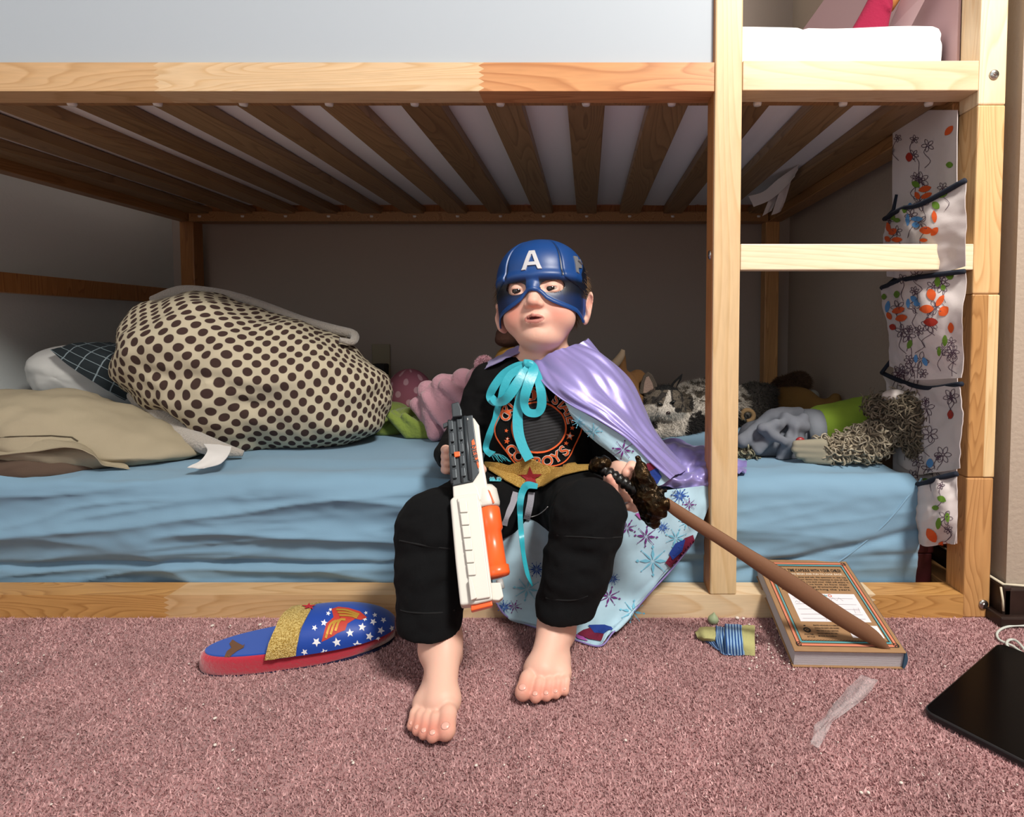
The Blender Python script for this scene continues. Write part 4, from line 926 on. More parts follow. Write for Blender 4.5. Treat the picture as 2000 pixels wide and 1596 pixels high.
n = len(ol2); sf = [(i*n+j, i*n+(j+1) % n, (i+1)*n+(j+1) % n, (i+1)*n+j) for i in range(len(prof)-1) for j in range(n)]+[tuple(range(n-1, -1, -1)), tuple(range((len(prof)-1)*n, len(prof)*n))]
mesh('sole', sv, sf, m_red, sl)
n1 = len(ol2); mesh('outsole', *prism([sp(.5+(u-.5)*.99, w_*.99, .0) for u, w_ in ol2], (0, 0, .004)), mat('navy_outsole', '10163a', .8), sl, smooth=False)
ins = mesh('insole', *prism([sp(.5+(u-.5)*.945, w_*.93, .0245) for u, w_ in ol2], (0, 0, .003)), m_insole, sl, smooth=False, bevel=.0015)
def uph(u, t):
    "upper: arch from side to side at length u"
    w_ = wid(u)*1.0; hgt = .036*(1-max(0, (u-.52)/.47)**2.2)**.6+.001; a = math.pi*t
    return sp(u, -w_*math.cos(a)*1.02, .021+hgt*math.sin(a)**.75)
def lip(t): return .43+.13*(t-.5)
nu, nv = 44, 40; up = np.array([[uph(lip(t)+(.985-lip(t))*s, t) for t in np.linspace(0, 1, nv)] for s in np.linspace(0, 1, nu)])
upo = mesh('upper', up.reshape(-1, 3), gridf(nu, nv), m_royal, sl, solid=.004, offs=1)
bd = np.array([[uph(lip(t)-.015+s*(.135+.02*(.5-t)), t)+V(0, 0, .0012)+sy*(-.0012*math.cos(math.pi*t)) for t in np.linspace(0.0, 1, 40)] for s in np.linspace(0, 1, 14)])
bd = wrink(bd, .0016, 4, 8, 2); bdo = mesh('glitter_band', bd.reshape(-1, 3), gridf(14, 40), m_gold, sl, solid=.0045, offs=1)
T_s = bvh(upo, bdo)
m_wst = mat('white_print', 'e6e6ea', .7)
stars = [(633, 1220, 7), (641, 1203, 5), (615, 1229, 6), (619, 1253, 9), (645, 1180+16, 4), (596, 1271, 7), (634, 1271, 8), (658, 1253, 9), (683, 1237, 8), (697, 1257, 9), (706, 1227, 8), (720, 1242, 8), (741, 1232, 7), (727, 1218, 7), (746, 1215, 6), (711, 1213, 5), (761, 1228, 5), (713, 1202, 4), (730, 1206, 5), (604, 1281, 6), (672, 1270, 7), (652, 1276, 5), (738, 1247, 5)]
drape('star_print', poly2d([star(x, y, r, .45, -80+i*7, sy=.92) for i, (x, y, r) in enumerate(stars)], 3), T_s, m_wst, sl, .0042, -.1, smooth=False)
drape('red_star', poly2d([star(603, 1192, 15, .42, -90, sy=.45)], 3), T_s, mat('red_glitter', 'b3202b', .5), sl, .0062, -.1, smooth=False)
# winged emblem: two stacked wings in gold with a red edge
wing1 = [(632, 1250), (640, 1222), (652, 1212), (668, 1210), (690, 1214), (676, 1222), (672, 1232), (660, 1236), (650, 1242)]
wing2 = [(654, 1210), (650, 1196), (662, 1192), (680, 1194), (700, 1200), (712, 1210), (702, 1214), (690, 1212), (676, 1214)]
def grow(p, k): p = np.array(p, float); c = p.mean(0); return [tuple(c+(q-c)*k) for q in p]
drape('emblem_edge', poly2d([grow(wing1, 1.12), grow(wing2, 1.1)], 3), T_s, mat('emblem_red', 'b5382b', .6), sl, .0044, -.1, smooth=False)
drape('emblem', merge2([band2([(637+i*9, 1246-i*6), (645+i*9, 1224-i*4), (656+i*9, 1217-i*1)], 4.2, sub=8) for i in range(3)]+[band2([(656+i*3, 1197+i*5), (676+i*3, 1198+i*5), (700-i*2, 1206+i*3)], 3.4, sub=8) for i in range(3)]), T_s, mat('emblem_gold', 'b88a35', .5, metal=.3), sl, .0052, -.1, smooth=False)
T_i = bvh(ins)
drape('heel_emblem', poly2d([[(437, 1287), (443, 1273), (452, 1266), (448, 1258), (454, 1250), (463, 1256), (475, 1262), (478, 1258), (476, 1266), (464, 1272), (456, 1278), (447, 1284)]], 3), T_i, mat('brown_print', '6b4a34', .8), sl, .0008, -.13, smooth=False)

# sock
def stripes(name, a, b, n, rot=0):
    m = mat(name, a, .95, bump=.5, bscale=600, bdist=.0008); nt = m.node_tree; L = nt.links.new; bs = nt.nodes['Principled BSDF']; tc = nt.nodes.new('ShaderNodeTexCoord'); sx_ = nt.nodes.new('ShaderNodeSeparateXYZ'); L(tc.outputs['UV'], sx_.inputs[0])
    mu = nt.nodes.new('ShaderNodeMath'); mu.operation = 'MULTIPLY'; mu.inputs[1].default_value = n; L(sx_.outputs[0], mu.inputs[0]); fr = nt.nodes.new('ShaderNodeMath'); fr.operation = 'FRACT'; L(mu.outputs[0], fr.inputs[0])
    gt = nt.nodes.new('ShaderNodeMath'); gt.operation = 'GREATER_THAN'; gt.inputs[1].default_value = .5; L(fr.outputs[0], gt.inputs[0]); mx = nt.nodes.new('ShaderNodeMix'); mx.data_type = 'RGBA'; mx.inputs['A'].default_value = (*lin(a), 1); mx.inputs['B'].default_value = (*lin(b), 1); L(gt.outputs[0], mx.inputs['Factor']); L(mx.outputs['Result'], bs.inputs['Base Color']); return m
sk = thing('sock', tuple(PZ(1420, 1255)), 'small blue striped sock with pale yellow toe and cuff on the carpet', 'sock')
m_ylw = mat('pale_yellow_knit', 'a9a670', .95, bump=.5, bscale=600, bdist=.0008); m_str = stripes('blue_stripe_knit', '1c447c', '86a8c8', 6)
def Z3(x, y, z): return ('w', *PZ(x, y, z))
def slz(nm, rows, mt_, nu=20, nv=14, amp=.0012, seed=1): return loft(nm, [[Z3(*q) for q in r] for r in rows], mt_, sk, nu, nv, amp, 3, 3, seed, solid=.0018)
slz('foot', [[(1398, 1222, .003), (1398, 1236, .014), (1398, 1250, .012), (1405, 1272, .002)], [(1410, 1226, .004), (1410, 1240, .017), (1412, 1254, .014), (1415, 1279, .002)], [(1428, 1224, .005), (1428, 1238, .016), (1430, 1255, .014), (1432, 1280, .002)]], m_str)
slz('toe', [[(1358, 1236, .002), (1360, 1240, .006), (1362, 1244, .006), (1366, 1250, .001)], [(1372, 1226, .003), (1374, 1235, .013), (1378, 1246, .012), (1382, 1252, .004)], [(1398, 1227, .004), (1398, 1237, .015), (1398, 1247, .013), (1397, 1254, .006)]], m_ylw)
slz('leg', [[(1416, 1221, .003), (1416, 1235, .020), (1417, 1255, .020), (1418, 1279, .002)], [(1433, 1220, .004), (1434, 1235, .020), (1435, 1256, .019), (1437, 1280, .002)], [(1450, 1222, .004), (1450, 1236, .018), (1452, 1256, .017), (1454, 1279, .002)]], m_str, seed=3)
slz('cuff', [[(1449, 1222, .004), (1449, 1236, .0185), (1451, 1256, .0175), (1453, 1279, .002)], [(1474, 1223, .003), (1474, 1237, .015), (1474, 1257, .014), (1474, 1281, .001)]], m_ylw, 10, 14)
slz('sole', [[(1370, 1248, .001), (1385, 1258, .002)], [(1385, 1252, .006), (1400, 1268, .003)], [(1402, 1255, .008), (1412, 1278, .001)]], stripes('navy_stripe_knit', '1e2f58', '6d8cb4', 6), 10, 6)
# little green eraser
F = Field(PZ(1393, 1220)-.02, PZ(1393, 1220)+V(.02, .02, .03), .0012); c = PZ(1393, 1218); F.ell(c+V(0, 0, .006), (.0085, .008, .0075), .004); F.cap(c+V(0, 0, .008), c+V(.001, 0, .017), .006, .0015, .004); F.ell(c+V(0, 0, -.004), (.03, .03, .005), 0, op=-1)
F.obj('toy_cone', mat('sage_rubber', '8e9a78', .6), sm=1, label='tiny sage green rubber cone on the carpet above the striped sock', cat='toy')

# tablet
A, B = PZ(1800, 1402), PZ(1958, 1262); ea = B-A; La = np.linalg.norm(ea); ea /= La; eb = V(ea[1], -ea[0], 0); La = .243; Wd = .172
tb = thing('tablet', tuple(A+ea*La/2+eb*Wd/2), 'black tablet computer lying face up on the carpet, right corner', 'tablet')
def rrect(o, ex, ey, lx_, ly_, r, z, n=6):
    p = []
    for cx_, cy_, a0 in ((lx_-r, ly_-r, 0), (r, ly_-r, 90), (r, r, 180), (lx_-r, r, 270)):
        for i in range(n+1): a = math.radians(a0+90*i/n); p.append(o+ex*(cx_+r*math.cos(a))+ey*(cy_+r*math.sin(a))+V(0, 0, z))
    return p
mesh('case', *prism(rrect(A, ea, eb, La, Wd, .012, .0035)[::-1], (0, 0, .0075)), mat('tablet_shell', '2b2a2c', .4, metal=.5), tb, smooth=False, bevel=.0018)
mesh('screen', *prism(rrect(A+ea*.002+eb*.002, ea, eb, La-.004, Wd-.004, .010, .0108)[::-1], (0, 0, .0006)), mat('screen_glass', '020203', .22, spec=.08), tb, smooth=False)
# cable
cb_ = [PZ(2040, 1225, .006), PZ(1990, 1222, .005), PZ(1962, 1226, .004), PZ(1948, 1236, .004), PZ(1950, 1248, .004), PZ(1964, 1256, .004), PZ(1978, 1262, .004), PZ(1992, 1272, .004), PZ(2010, 1285, .004), PZ(2000, 1268, .0075), PZ(1985, 1252, .007), PZ(1972, 1250, .006), PZ(1966, 1258, .007), PZ(1976, 1270, .004), PZ(2000, 1277, .004), PZ(2040, 1290, .004)]
mesh('charging_cable', *tube(cb_, .0018, 8, smoothn=110), mat('white_cable', 'bfc4bd', .5), label='thin white charging cable looped on the carpet beside the tablet', cat='cable')
# clear wrapper
m_clr = mat('clear_film', 'd8cfd2', .25, trans=.0, alpha=.22, spec=.8)
wr = loft('plastic_wrapper', [[Z3(1590, 1440, .006), Z3(1584, 1452, .012), Z3(1598, 1462, .006)], [Z3(1592, 1418, .008), Z3(1604, 1424, .012), Z3(1612, 1440, .007)], [Z3(1612, 1398, .007), Z3(1622, 1404, .010), Z3(1626, 1412, .006)], [Z3(1630, 1372, .007), Z3(1644, 1380, .012), Z3(1656, 1388, .007)], [Z3(1655, 1345, .007), Z3(1672, 1355, .014), Z3(1690, 1362, .007)], [Z3(1682, 1318, .007), Z3(1700, 1324, .012), Z3(1716, 1328, .006)]], m_clr, None, 40, 14, .002, 9, 4, 6, solid=.0004, label='crinkled clear plastic wrapper strip on the carpet below the book', cat='wrapper')
# crumbs
cr = []; rs = random.Random(11)
pts = [(930, 1495, 3), (985, 1494, 2), (1682, 1548, 3), (1696, 1548, 3), (1222, 1446, 3), (1480, 1356, 2), (1590, 1333, 2), (420, 1403, 3), (420, 1455, 3), (455, 1465, 2), (690, 1490, 3), (1760, 1529, 3), (415, 1222, 3), (508, 1220, 3), (450, 1222, 2), (1798, 1374, 2), (1550, 1375, 2), (1690, 1372, 2), (1140, 1310, 2), (1440, 1203+4, 4), (1452, 1208, 3)]
pts += [(1460+rs.random()*90, 1218+rs.random()*90, .8+rs.random()*1.6) for _ in range(60)]+[(rs.random()*2000, 1225+rs.random()*350, .6+rs.random()*1.2) for _ in range(150)]
for x, y, r in pts:
    c = PZ(x, y, .004); d = np.linalg.norm(c-CAM)/FPX; cr.append(ellv(c, (r*d, r*d*.8, r*d*.6), rotm(0, 0, rs.random()*180), 6, 4))
mesh('crumbs', *merge(cr), mat('crumb', 'd9cdc4', .8), label='scattered white crumbs on the rose carpet', cat='crumbs', kind='stuff')

# ================================================================ the child
kid = thing('person', (-.09, .04, 0), 'barefoot small child in black clothes, blue mask and purple cape sitting on the bed edge', 'person')
m_skin = mat('skin', 'dca68f', .5, spec=.35, sss=.25, attr=True, bump=.15, bscale=600, bdist=.0003)
# head frame: x image-right, y out of the face, z up
HO = P(1058, 582, .105)
yaw, pit, rol = math.radians(-7), math.radians(9), math.radians(-4)
Rz = np.array([[math.cos(yaw), -math.sin(yaw), 0], [math.sin(yaw), math.cos(yaw), 0], [0, 0, 1]])
base = np.array([[1, 0, 0], [0, -1, 0], [0, 0, 1]]).T   # columns: right, toward viewer, up
def Rax(a, ax):
    return np.array(Matrix.Rotation(a, 3, Vector(ax)))
HR = Rax(yaw, (0, 0, 1))@Rax(-pit, (1, 0, 0))@Rax(rol, (0, 1, 0))   # world rotation applied to the straight frame
HB = HR@base
def H(x, y, z): return HO+HB@V(x, y, z)
F = Field(P(760, 700, .2)*[1, 0, 0]+V(-.06, -.36, -.004), V(.10, .24, .64), .00165)
def he(c, r, k, op=1, R=None): F.ell(H(*c), r, k, HB@(R if R is not None else np.eye(3)), op)
def hc(a, b, ra, rb, k, op=1): F.cap(H(*a), H(*b), ra, rb, k, op)
he((0, -.014, .026), (.070, .080, .068), .01)
he((0, .006, -.018), (.060, .062, .060), .02)
he((0, .012, -.052), (.046, .050, .038), .02)
for s in (-1, 1):
    he((s*.0355, .029, -.042), (.0255, .028, .026), .015)
he((0, .052, -.073), (.017, .014, .012), .014); he((0, .069, -.0635), (.014, .006, .0028), .006, -1); he((0, .0675, -.0745), (.0016, .003, .004), .003, -1); he((0, .0735, -.0395), (.0022, .003, .005), .003, -1)
he((0, .030, -.078), (.034, .030, .018), .02)
for s in (-1, 1): he((s*.029, .074, .004), (.015, .012, .012), .008, -1)
for s in (-1, 1): he((s*.0285, .0545, .002), (.0135, .0125, .0125), .003)
for s in (-1, 1): hc((s*.0180, .0665, -.0005), (s*.0390, .0625, .0008), .0027, .0022, .0025, -1)
hc((0, .060, .010), (0, .0715, -.018), .0068, .0078, .010)
he((0, .0755, -.0225), (.0098, .0088, .0085), .006)
for s in (-1, 1): he((s*.0105, .0700, -.0265), (.0062, .0065, .0055), .005); he((s*.0058, .0765, -.0315), (.0033, .0045, .0028), .0012, -1)
he((0, .062, -.049), (.020, .012, .013), .010)
for s in (-1, 1): hc((0, .0745, -.0455), (s*.0150, .0665, -.0480), .0042, .0022, .003)
hc((-.0115, .0685, -.0545), (.0115, .0685, -.0545), .0040, .0040, .003); he((0, .0705, -.0550), (.0085, .0045, .0045), .003)
hc((-.013, .0715, -.0492), (.013, .0715, -.0492), .0012, .0012, .0015, -1); he((0, .0745, -.0495), (.0075, .004, .0019), .001, -1)
for s in (-1, 1):
    Re = Rax(math.radians(s*-24), (0, 0, 1))
    he((s*(.0805 if s > 0 else .076), -.006, -.022 if s > 0 else -.030), (.0070, .017, .029), .005, 1, Re@Rax(math.radians(s*12), (0, 1, 0)))
    he((s*.0865, .003, -.020), (.006, .009, .019), .003, -1, Re)
    he((s*.075, .002, -.046), (.005, .007, .008), .004)
# neck and trunk
NB = P(1062, 712, .115)
F.cap(H(0, -.020, -.060), NB, .036, .041, .018)
SHL, SHR = P(955, 752, .12), P(1155, 745, .12)
F.cap(P(1010, 735, .115), P(1110, 732, .115), .036, .036, .025)
F.cap(NB+V(0, 0, -.02), P(1052, 860, .09), .055, .062, .03); F.cap(P(1020, 800, .10), P(1090, 800, .10), .05, .05, .03)
F.cap(P(1030, 960, .085), P(1080, 960, .085), .055, .055, .03)
ELL, WRL = P(905, 862, .10), P(884, 893, .015); ELR, WRR = P(1208, 868, .07), P(1214, 922, -.012)
F.chain([SHL, ELL, WRL], [.030, .024, .018], .02); F.chain([SHR, ELR, WRR], [.030, .024, .0175], .02)
HPL, KNL, ANL = P(1000, 975, .07), P(851, 1030, -.11), P(853, 1262, -.172)
HPR, KNR, ANR = P(1100, 970, .07), P(1150, 1012, -.09), P(1087, 1218, -.108)
F.chain([HPL, KNL, ANL], [.048, .036, .0215], .03); F.chain([HPR, KNR, ANR], [.048, .036, .0215], .03)
# feet
def foot(heel, toe, med, L_=.142, wf=1.0):
    h = heel.copy(); h[2] = .004; e = toe-heel; e[2] = 0; e /= np.linalg.norm(e); m_ = V(-e[1], e[0], 0)*med*wf; Z = V(0, 0, 1)
    def p(a, b, c): return h+e*(a*L_)+m_*b+Z*c
    q_ = .5+.5*wf
    F.ell(p(.13, 0, .021), (.021, .021, .021), .01)
    F.cap(p(.26, 0, .060), p(.22, 0, .035), .0225*q_, .022*q_, .015)
    F.cap(p(.30, -.002, .040), p(.68, .003, .019), .0225*q_, .0165, .016)
    F.cap(p(.34, .004, .048), p(.66, .010, .022), .016, .012, .014)
    F.cap(p(.66, .016, .0155), p(.64, -.017, .0125), .0145, .0115, .014)
    F.cap(p(.45, -.012, .014), p(.62, -.018, .012), .014, .012, .012)
    for a0, a1, b, r0, r1, zz in ((.70, .925, .0195, .0108, .0112, .0125), (.72, .945, .0035, .0074, .0078, .010), (.71, .905, -.0085, .0068, .0072, .009), (.69, .860, -.0185, .0064, .0068, .0085), (.66, .805, -.0275, .0060, .0062, .008)):
        m1 = (a0+a1)/2; F.chain([p(a0, b*.9, .014), p(m1, b, zz+.005), p(a1, b*1.03, zz-.0015)], [r0*.97, r0*.90, r1*.97], .0018)
        NAILS.append((p(a1, b*1.03, zz-.0015)+e*(r1*.42)+Z*(r1*.78), e, m_, r1))
    if ANK: F.chain([ANK[0], p(.22, 0, .058), p(.14, 0, .030)], [.0205*q_, .0215*q_, .020], .012)
NAILS = []; ANK = []
for heel, toe, med, an, wf in ((PZ(876, 1302), PZ(838, 1470), 1, ANL, .84), (PZ(1098, 1262), PZ(1052, 1381), -1, ANR, 1.0)):
    # medial side of each foot points to the middle of the body
    ANK = [an]; foot(heel, toe, med, .142 if med < 0 else np.linalg.norm(toe-heel), wf)
# hands
def finger(pts, r): F.chain([P(*q) for q in pts], list(np.linspace(r, r*.86, len(pts))), .0035)
F.cap(WRR, P(1222, 938, -.035), .018, .018, .01); F.ell(P(1226, 948, -.035), (.020, .014, .024), .010, rotm(0, 25, 0))
finger([(1238, 918, -.040), (1234, 912, -.062), (1224, 924, -.072)], .0092)
finger([(1234, 972, -.040), (1216, 972, -.062), (1202, 958, -.074), (1201, 945, -.076)], .0076)
finger([(1226, 962, -.036), (1207, 962, -.055), (1193, 948, -.070), (1192, 934, -.074)], .0074)
finger([(1216, 950, -.030), (1198, 952, -.047), (1186, 942, -.060), (1186, 932, -.066)], .0068)
finger([(1238, 980, -.045), (1240, 992, -.062), (1228, 990, -.078)], .0070)
F.ell(P(888, 898, -.005), (.018, .020, .024), .010)
for i in range(4): finger([(882, 880+i*13, .005), (870, 878+i*13, -.018), (873, 880+i*13, -.040)], .0072)
finger([(900, 880, -.005), (925, 895, -.015), (942, 918, -.020)], .0080)
def lblob(p, c, r): return np.exp(-((p-c)**2).sum(1)/r**2)
def skincol(p):
    b = np.array(lin('e0b3a0')); n = len(p); c = np.tile(b, (n, 1)); red = np.array(lin('c9705f')); lip = np.array(lin('a8504c'))
    for s in (-1, 1): c += (np.array(lin('d68a78'))-b)*(.9*lblob(p, H(s*.038, .055, -.036), .020))[:, None]
    c += (np.array(lin('d58877'))-b)*(.7*lblob(p, H(0, .075, -.026), .010))[:, None]
    q = (p-HO)@HB
    lm = ((q[:, 0]/.0165)**2+((q[:, 2]+.0503)/.0078)**2 < 1) & (q[:, 1] > .060); c[lm] = lip*.6+b*.4*.75
    lm2 = ((q[:, 0]/.012)**2+((q[:, 2]+.0495)/.0019)**2 < 1) & (q[:, 1] > .060); c[lm2] = np.array(lin('6d2f2d'))
    for w_, e, m_, r in NAILS: c += (red*.7+b*.3-b)*(.55*lblob(p, w_, r*1.6))[:, None]
    for s in (-1, 1): c += (red-b)*(.4*lblob(p, H(s*.078, 0, -.018), .016))[:, None]
    for t in ((1192, 936, -.074), (1201, 947, -.076), (1224, 924, -.072)): c += (red-b)*(.45*lblob(p, P(*t), .010))[:, None]
    return np.clip(c, 0, 1)
body = F.obj('body', m_skin, kid, 1, colf=skincol)
m_nail = mat('nail', 'dba495', .3, spec=.5)
for w_, e, m_, r in NAILS:
    Rn = np.stack([e, np.cross(V(0, 0, 1), e), V(0, 0, 1)], 1); mesh('toenail', *ellv(w_, (r*.40, r*.46, r*.12), Rn@rotm(0, 30, 0), 10, 6), m_nail, kid)
# eyes
m_sclera = mat('sclera', 'a3948a', .15); m_iris = mat('dark_iris', '1c120e', .08, coat=.5)
for s in (-1, 1):
    e = ell('eye', H(s*.0285, .0535, .0005), (.0118, .0118, .0118), m_sclera, kid, HB)
    ell('iris', H(s*.0285-.0008, .0597, .0006), (.0084, .0066, .0084), m_iris, e, HB)
# hair: short light-brown hair on the skull and beside the ears
m_hair = mat('hair', 'ffffff', .5, attr=True)
sc2 = Field(H(0, 0, 0)-.11, H(0, 0, 0)+.11, .0025)
sc2.ell(H(0, -.020, .020), (.0785, .084, .070), .01, HB); sc2.ell(H(0, .055, .0), (.10, .058, .13), 0, HB, -1); sc2.ell(H(0, 0, -.10), (.1, .1, .068), 0, HB, -1)
ho = sc2.obj('hair', mat('hair_base', '4a3626', .7), kid, 1)
fur('hair_strands', ho, 5000, .016, ho, flat('6a5138'), .0006, (0, 0, -.9), .15, 5)

# ---- T-shirt and trousers
m_shirt = mat('black_jersey', '070708', .9, spec=.2, bump=.35, bscale=700, bdist=.0004); m_trou = mat('black_fleece', '08090b', .95, spec=.2, bump=.4, bscale=600, bdist=.0005)
G = Field(V(-.27, -.10, .15), V(.11, .24, .47), .0024)
G.cap(P(1012, 738, .118), P(1112, 736, .118), .043, .043, .025)
G.cap(P(1050, 760, .11), P(1048, 870, .085), .066, .070, .03); G.cap(P(1010, 800, .105), P(1100, 800, .105), .056, .056, .03)
G.cap(P(1015, 870, .085), P(1090, 870, .085), .056, .058, .03); G.cap(P(1008, 935, .075), P(1095, 935, .075), .052, .052, .03)
G.chain([SHL+V(.005, 0, 0), ELL, P(889, 886, .045), P(886, 892, .02)], [.041, .034, .029, .026], .025)
G.chain([SHR, ELR, P(1213, 898, .02), P(1213, 906, .008)], [.040, .034, .028, .026], .025)
G.ell(P(1062, 682, .11), (.043, .05, .020), .006, op=-1)
def cr_(p):
    return .0035*nz(p*[1, 1, 1.6], 22, 3)+.0015*nz(p, 60, 9)
G.bump(cr_); shirt = G.obj('shirt', m_shirt, kid, 2)
G = Field(V(-.31, -.23, .03), V(.08, .17, .32), .0024)
G.cap(P(1012, 962, .075), P(1092, 960, .075), .056, .056, .03); G.cap(P(1010, 985, .055), P(1090, 985, .055), .05, .05, .03)
G.chain([HPL, P(925, 995, -.01), KNL, P(842, 1130, -.140), P(842, 1205, -.158)], [.056, .055, .0505, .044, .041], .03)
G.chain([HPR, P(1130, 985, -.01), KNR, P(1126, 1115, -.105), P(1105, 1180, -.112)], [.056, .055, .051, .046, .042], .03)
G.chain([P(842, 1196, -.156), P(842, 1262, -.172)], [.0395, .0385], .008); pass; G.chain([P(1106, 1175, -.112), P(1100, 1203, -.116)], [.041, .0395], .008)
G.cap(P(840, 1262, -.172), P(842, 1330, -.175), .034, .034, .004, op=-1); G.cap(P(1094, 1232, -.118), P(1088, 1300, -.12), .033, .033, .004, op=-1)
for a, b in ((P(770, 1052, -.13), P(905, 1062, -.16)), (P(1090, 1056, -.155), P(1225, 1058, -.13))):
    c = np.linspace(0, 1, 12); mid = (a+b)/2+V(0, -.03, 0)
    for i in range(11): q = [a*(1-t)**2+2*mid*t*(1-t)+b*t*t for t in (c[i], c[i+1])]; 
G.bump(lambda p: .004*nz(p*[1, 1, 1.8], 20, 7)+.0012*nz(p, 70, 3)); G.cut(P(838, 1256, -.20)[2], -.35, -.16); G.cut(P(1100, 1222, -.15)[2], -.09, .06); trou = G.obj('trousers', m_trou, kid, 2)
T_t = bvh(trou); T_sh = bvh(shirt); T_c = bvh(shirt, trou)
def onb(tree, pts, off=.001, fb=-.05): return [hit(tree, x, y, off, fb) for x, y in pts]
m_seam = mat('black_seam', '0c0d0f', .9)
mesh('knee_seam', *tube(onb(T_t, [(780, 1056), (800, 1060), (830, 1066), (860, 1070), (880, 1072)], -.0006, -.13), .0013, 6, smoothn=30), m_seam, kid)
mesh('knee_seam', *tube(onb(T_t, [(1088, 1046), (1110, 1048), (1140, 1049), (1170, 1051), (1200, 1050), (1214, 1049)], -.0006, -.12), .0013, 6, smoothn=30), m_seam, kid)
mesh('cuff_seam', *tube(onb(T_t, [(782, 1192), (800, 1196), (830, 1198), (860, 1197), (888, 1192)], -.0006, -.15), .0013, 6, smoothn=30), m_seam, kid)
mesh('cuff_seam', *tube(onb(T_t, [(1066, 1168), (1090, 1172), (1120, 1172), (1148, 1164)], -.0006, -.13), .0013, 6, smoothn=30), m_seam, kid)
# grey drawstring tabs and white thread
m_cord = mat('grey_cord', '8f8e98', .8, bump=.6, bscale=500)
def strip3(nm, pts, wd, mt_, par, th=.0012, n=50, tw=0, **k):
    "ribbon through 3D points, width roughly across the view"
    p = np.array(pts, float); t = np.linspace(0, len(p)-1, n); q = crom(p, t); w_ = np.interp(t, range(len(p)), wd if np.ndim(wd) else [wd]*len(p))
    T = np.gradient(q, axis=0); T /= np.linalg.norm(T, axis=1, keepdims=True)+1e-9; vd = q-CAM; vd /= np.linalg.norm(vd, axis=1, keepdims=True)
    s = np.cross(T, vd); s /= np.linalg.norm(s, axis=1, keepdims=True)+1e-9
    an = (np.interp(t, range(len(p)), tw) if np.ndim(tw) else np.full(n, tw))[:, None]; s = s*np.cos(an)+vd*np.sin(an)
    g = np.stack([q-s*w_[:, None]/2, q-s*w_[:, None]/6, q+s*w_[:, None]/6, q+s*w_[:, None]/2], 1)
    return mesh(nm, g.reshape(-1, 3), gridf(n, 4), mt_, par, solid=th, **k)
strip3('drawstring', onb(T_t, [(1008, 962), (1003, 978), (996, 995), (988, 1010), (984, 1026)], .003, -.06), .0105, m_cord, kid, .002)
strip3('drawstring', onb(T_t, [(1038, 962), (1036, 980), (1032, 1000), (1029, 1014)], .003, -.06), .0105, m_cord, kid, .002)
mesh('loose_thread', *tube(onb(T_t, [(1037, 1010), (1050, 1006), (1062, 998), (1070, 990)], .002, -.06), .0007, 5, smoothn=20), mat('white_thread', 'b9b9b9', .8), kid)

# ---- belt with star
bel = drape('belt', poly2d([[(952, 901), (975, 903), (996, 907), (1015, 900), (1030, 894), (1042, 895), (1060, 905), (1080, 911), (1110, 912), (1153, 905), (1160, 905), (1160, 921), (1130, 926), (1100, 933), (1085, 940), (1066, 952), (1050, 956), (1020, 957), (1004, 952), (985, 943), (970, 933), (952, 922)]], 5), T_c, None or mat('gold_glitter_belt', 'a87d2c', .4, metal=.25, bump=1, bscale=1300, bdist=.002, col2='f0cf80', vthr=(.42,.7)), kid, .005, -.02, solid=.002)
bm_ = bpy.data.materials['gold_glitter_belt'].node_tree
for nd in bm_.nodes:
    if nd.type == 'TEX_NOISE' and nd.inputs['Scale'].default_value == 40: nd.inputs['Scale'].default_value = 900
T_b = bvh(bel)
drape('belt_star', poly2d([star(1036, 934, 24, .42, -93)], 5), T_b, mat('dark_red_glitter', '8f1620', .5, bump=1, bscale=1300, bdist=.001), kid, .0022, -.02, solid=.0012)

# ---- printing on the shirt
m_or = mat('orange_print', 'd65c2a', .75); m_wh = mat('white_ink_print', 'd7d2cb', .75); m_gd = mat('grey_disc_print', '2b2c2f', .8); m_gd2 = mat('dark_disc_print', '141416', .8)
pc = (1051, 836)
def shp(nm, m2, mt_, off): return drape(nm, m2, T_sh, mt_, shirt, off, .02, smooth=False)
def arc_text(s, rx, ry, a0, a1, size, bold, flip=False, off=.002, mt_=m_or, nm='lettering'):
    chs = [c for c in s]; n = len(chs); out = []
    for i, ch in enumerate(chs):
        if ch == ' ': continue
        a = math.radians(a0+(a1-a0)*i/(n-1)); v, f, wd = glyph(ch, bold); v = (v-[wd/2, .35])*size; v = v*[1, -1]
        x, y = pc[0]+rx*math.cos(a), pc[1]+ry*math.sin(a)
        th = math.atan2(ry*math.sin(a), rx*math.cos(a))+(math.pi/2 if not flip else -math.pi/2)
        c_, s_ = math.cos(th), math.sin(th); v2 = np.stack([v[:, 0]*c_-v[:, 1]*s_+x, v[:, 0]*s_+v[:, 1]*c_+y], 1); out.append((v2, f))
    return shp(nm, merge2(out), mt_, off)
shp('print_disc', poly2d([circ(pc[0]+1, pc[1]-2, 53, 50, 40)], 6), m_gd2, .0012)
shp('disc_stripes', merge2([band2([(pc[0]-46*math.sqrt(max(.02, 1-(k/8.2)**2)), pc[1]+k*6+8), (pc[0], pc[1]+k*6-2), (pc[0]+46*math.sqrt(max(.02, 1-(k/8.2)**2)), pc[1]+k*6-10)], 2.6, sub=14) for k in range(-7, 8)]), m_gd, .0016)
rg = lambda rx, ry, amp, n, ph=0: [(pc[0]+1+(rx+amp*math.cos(n*a+ph))*math.cos(a), pc[1]-1+(ry+amp*math.cos(n*a+ph))*math.sin(a)) for a in np.linspace(0, 2*math.pi, 90)[:-1]]
shp('orange_ring', band2(rg(52, 49, .6, 3), 3.2, True), m_or, .002)
shp('orange_ring', band2(rg(81, 80, 3.2, 6, .6), 2.4, True), m_or, .002)
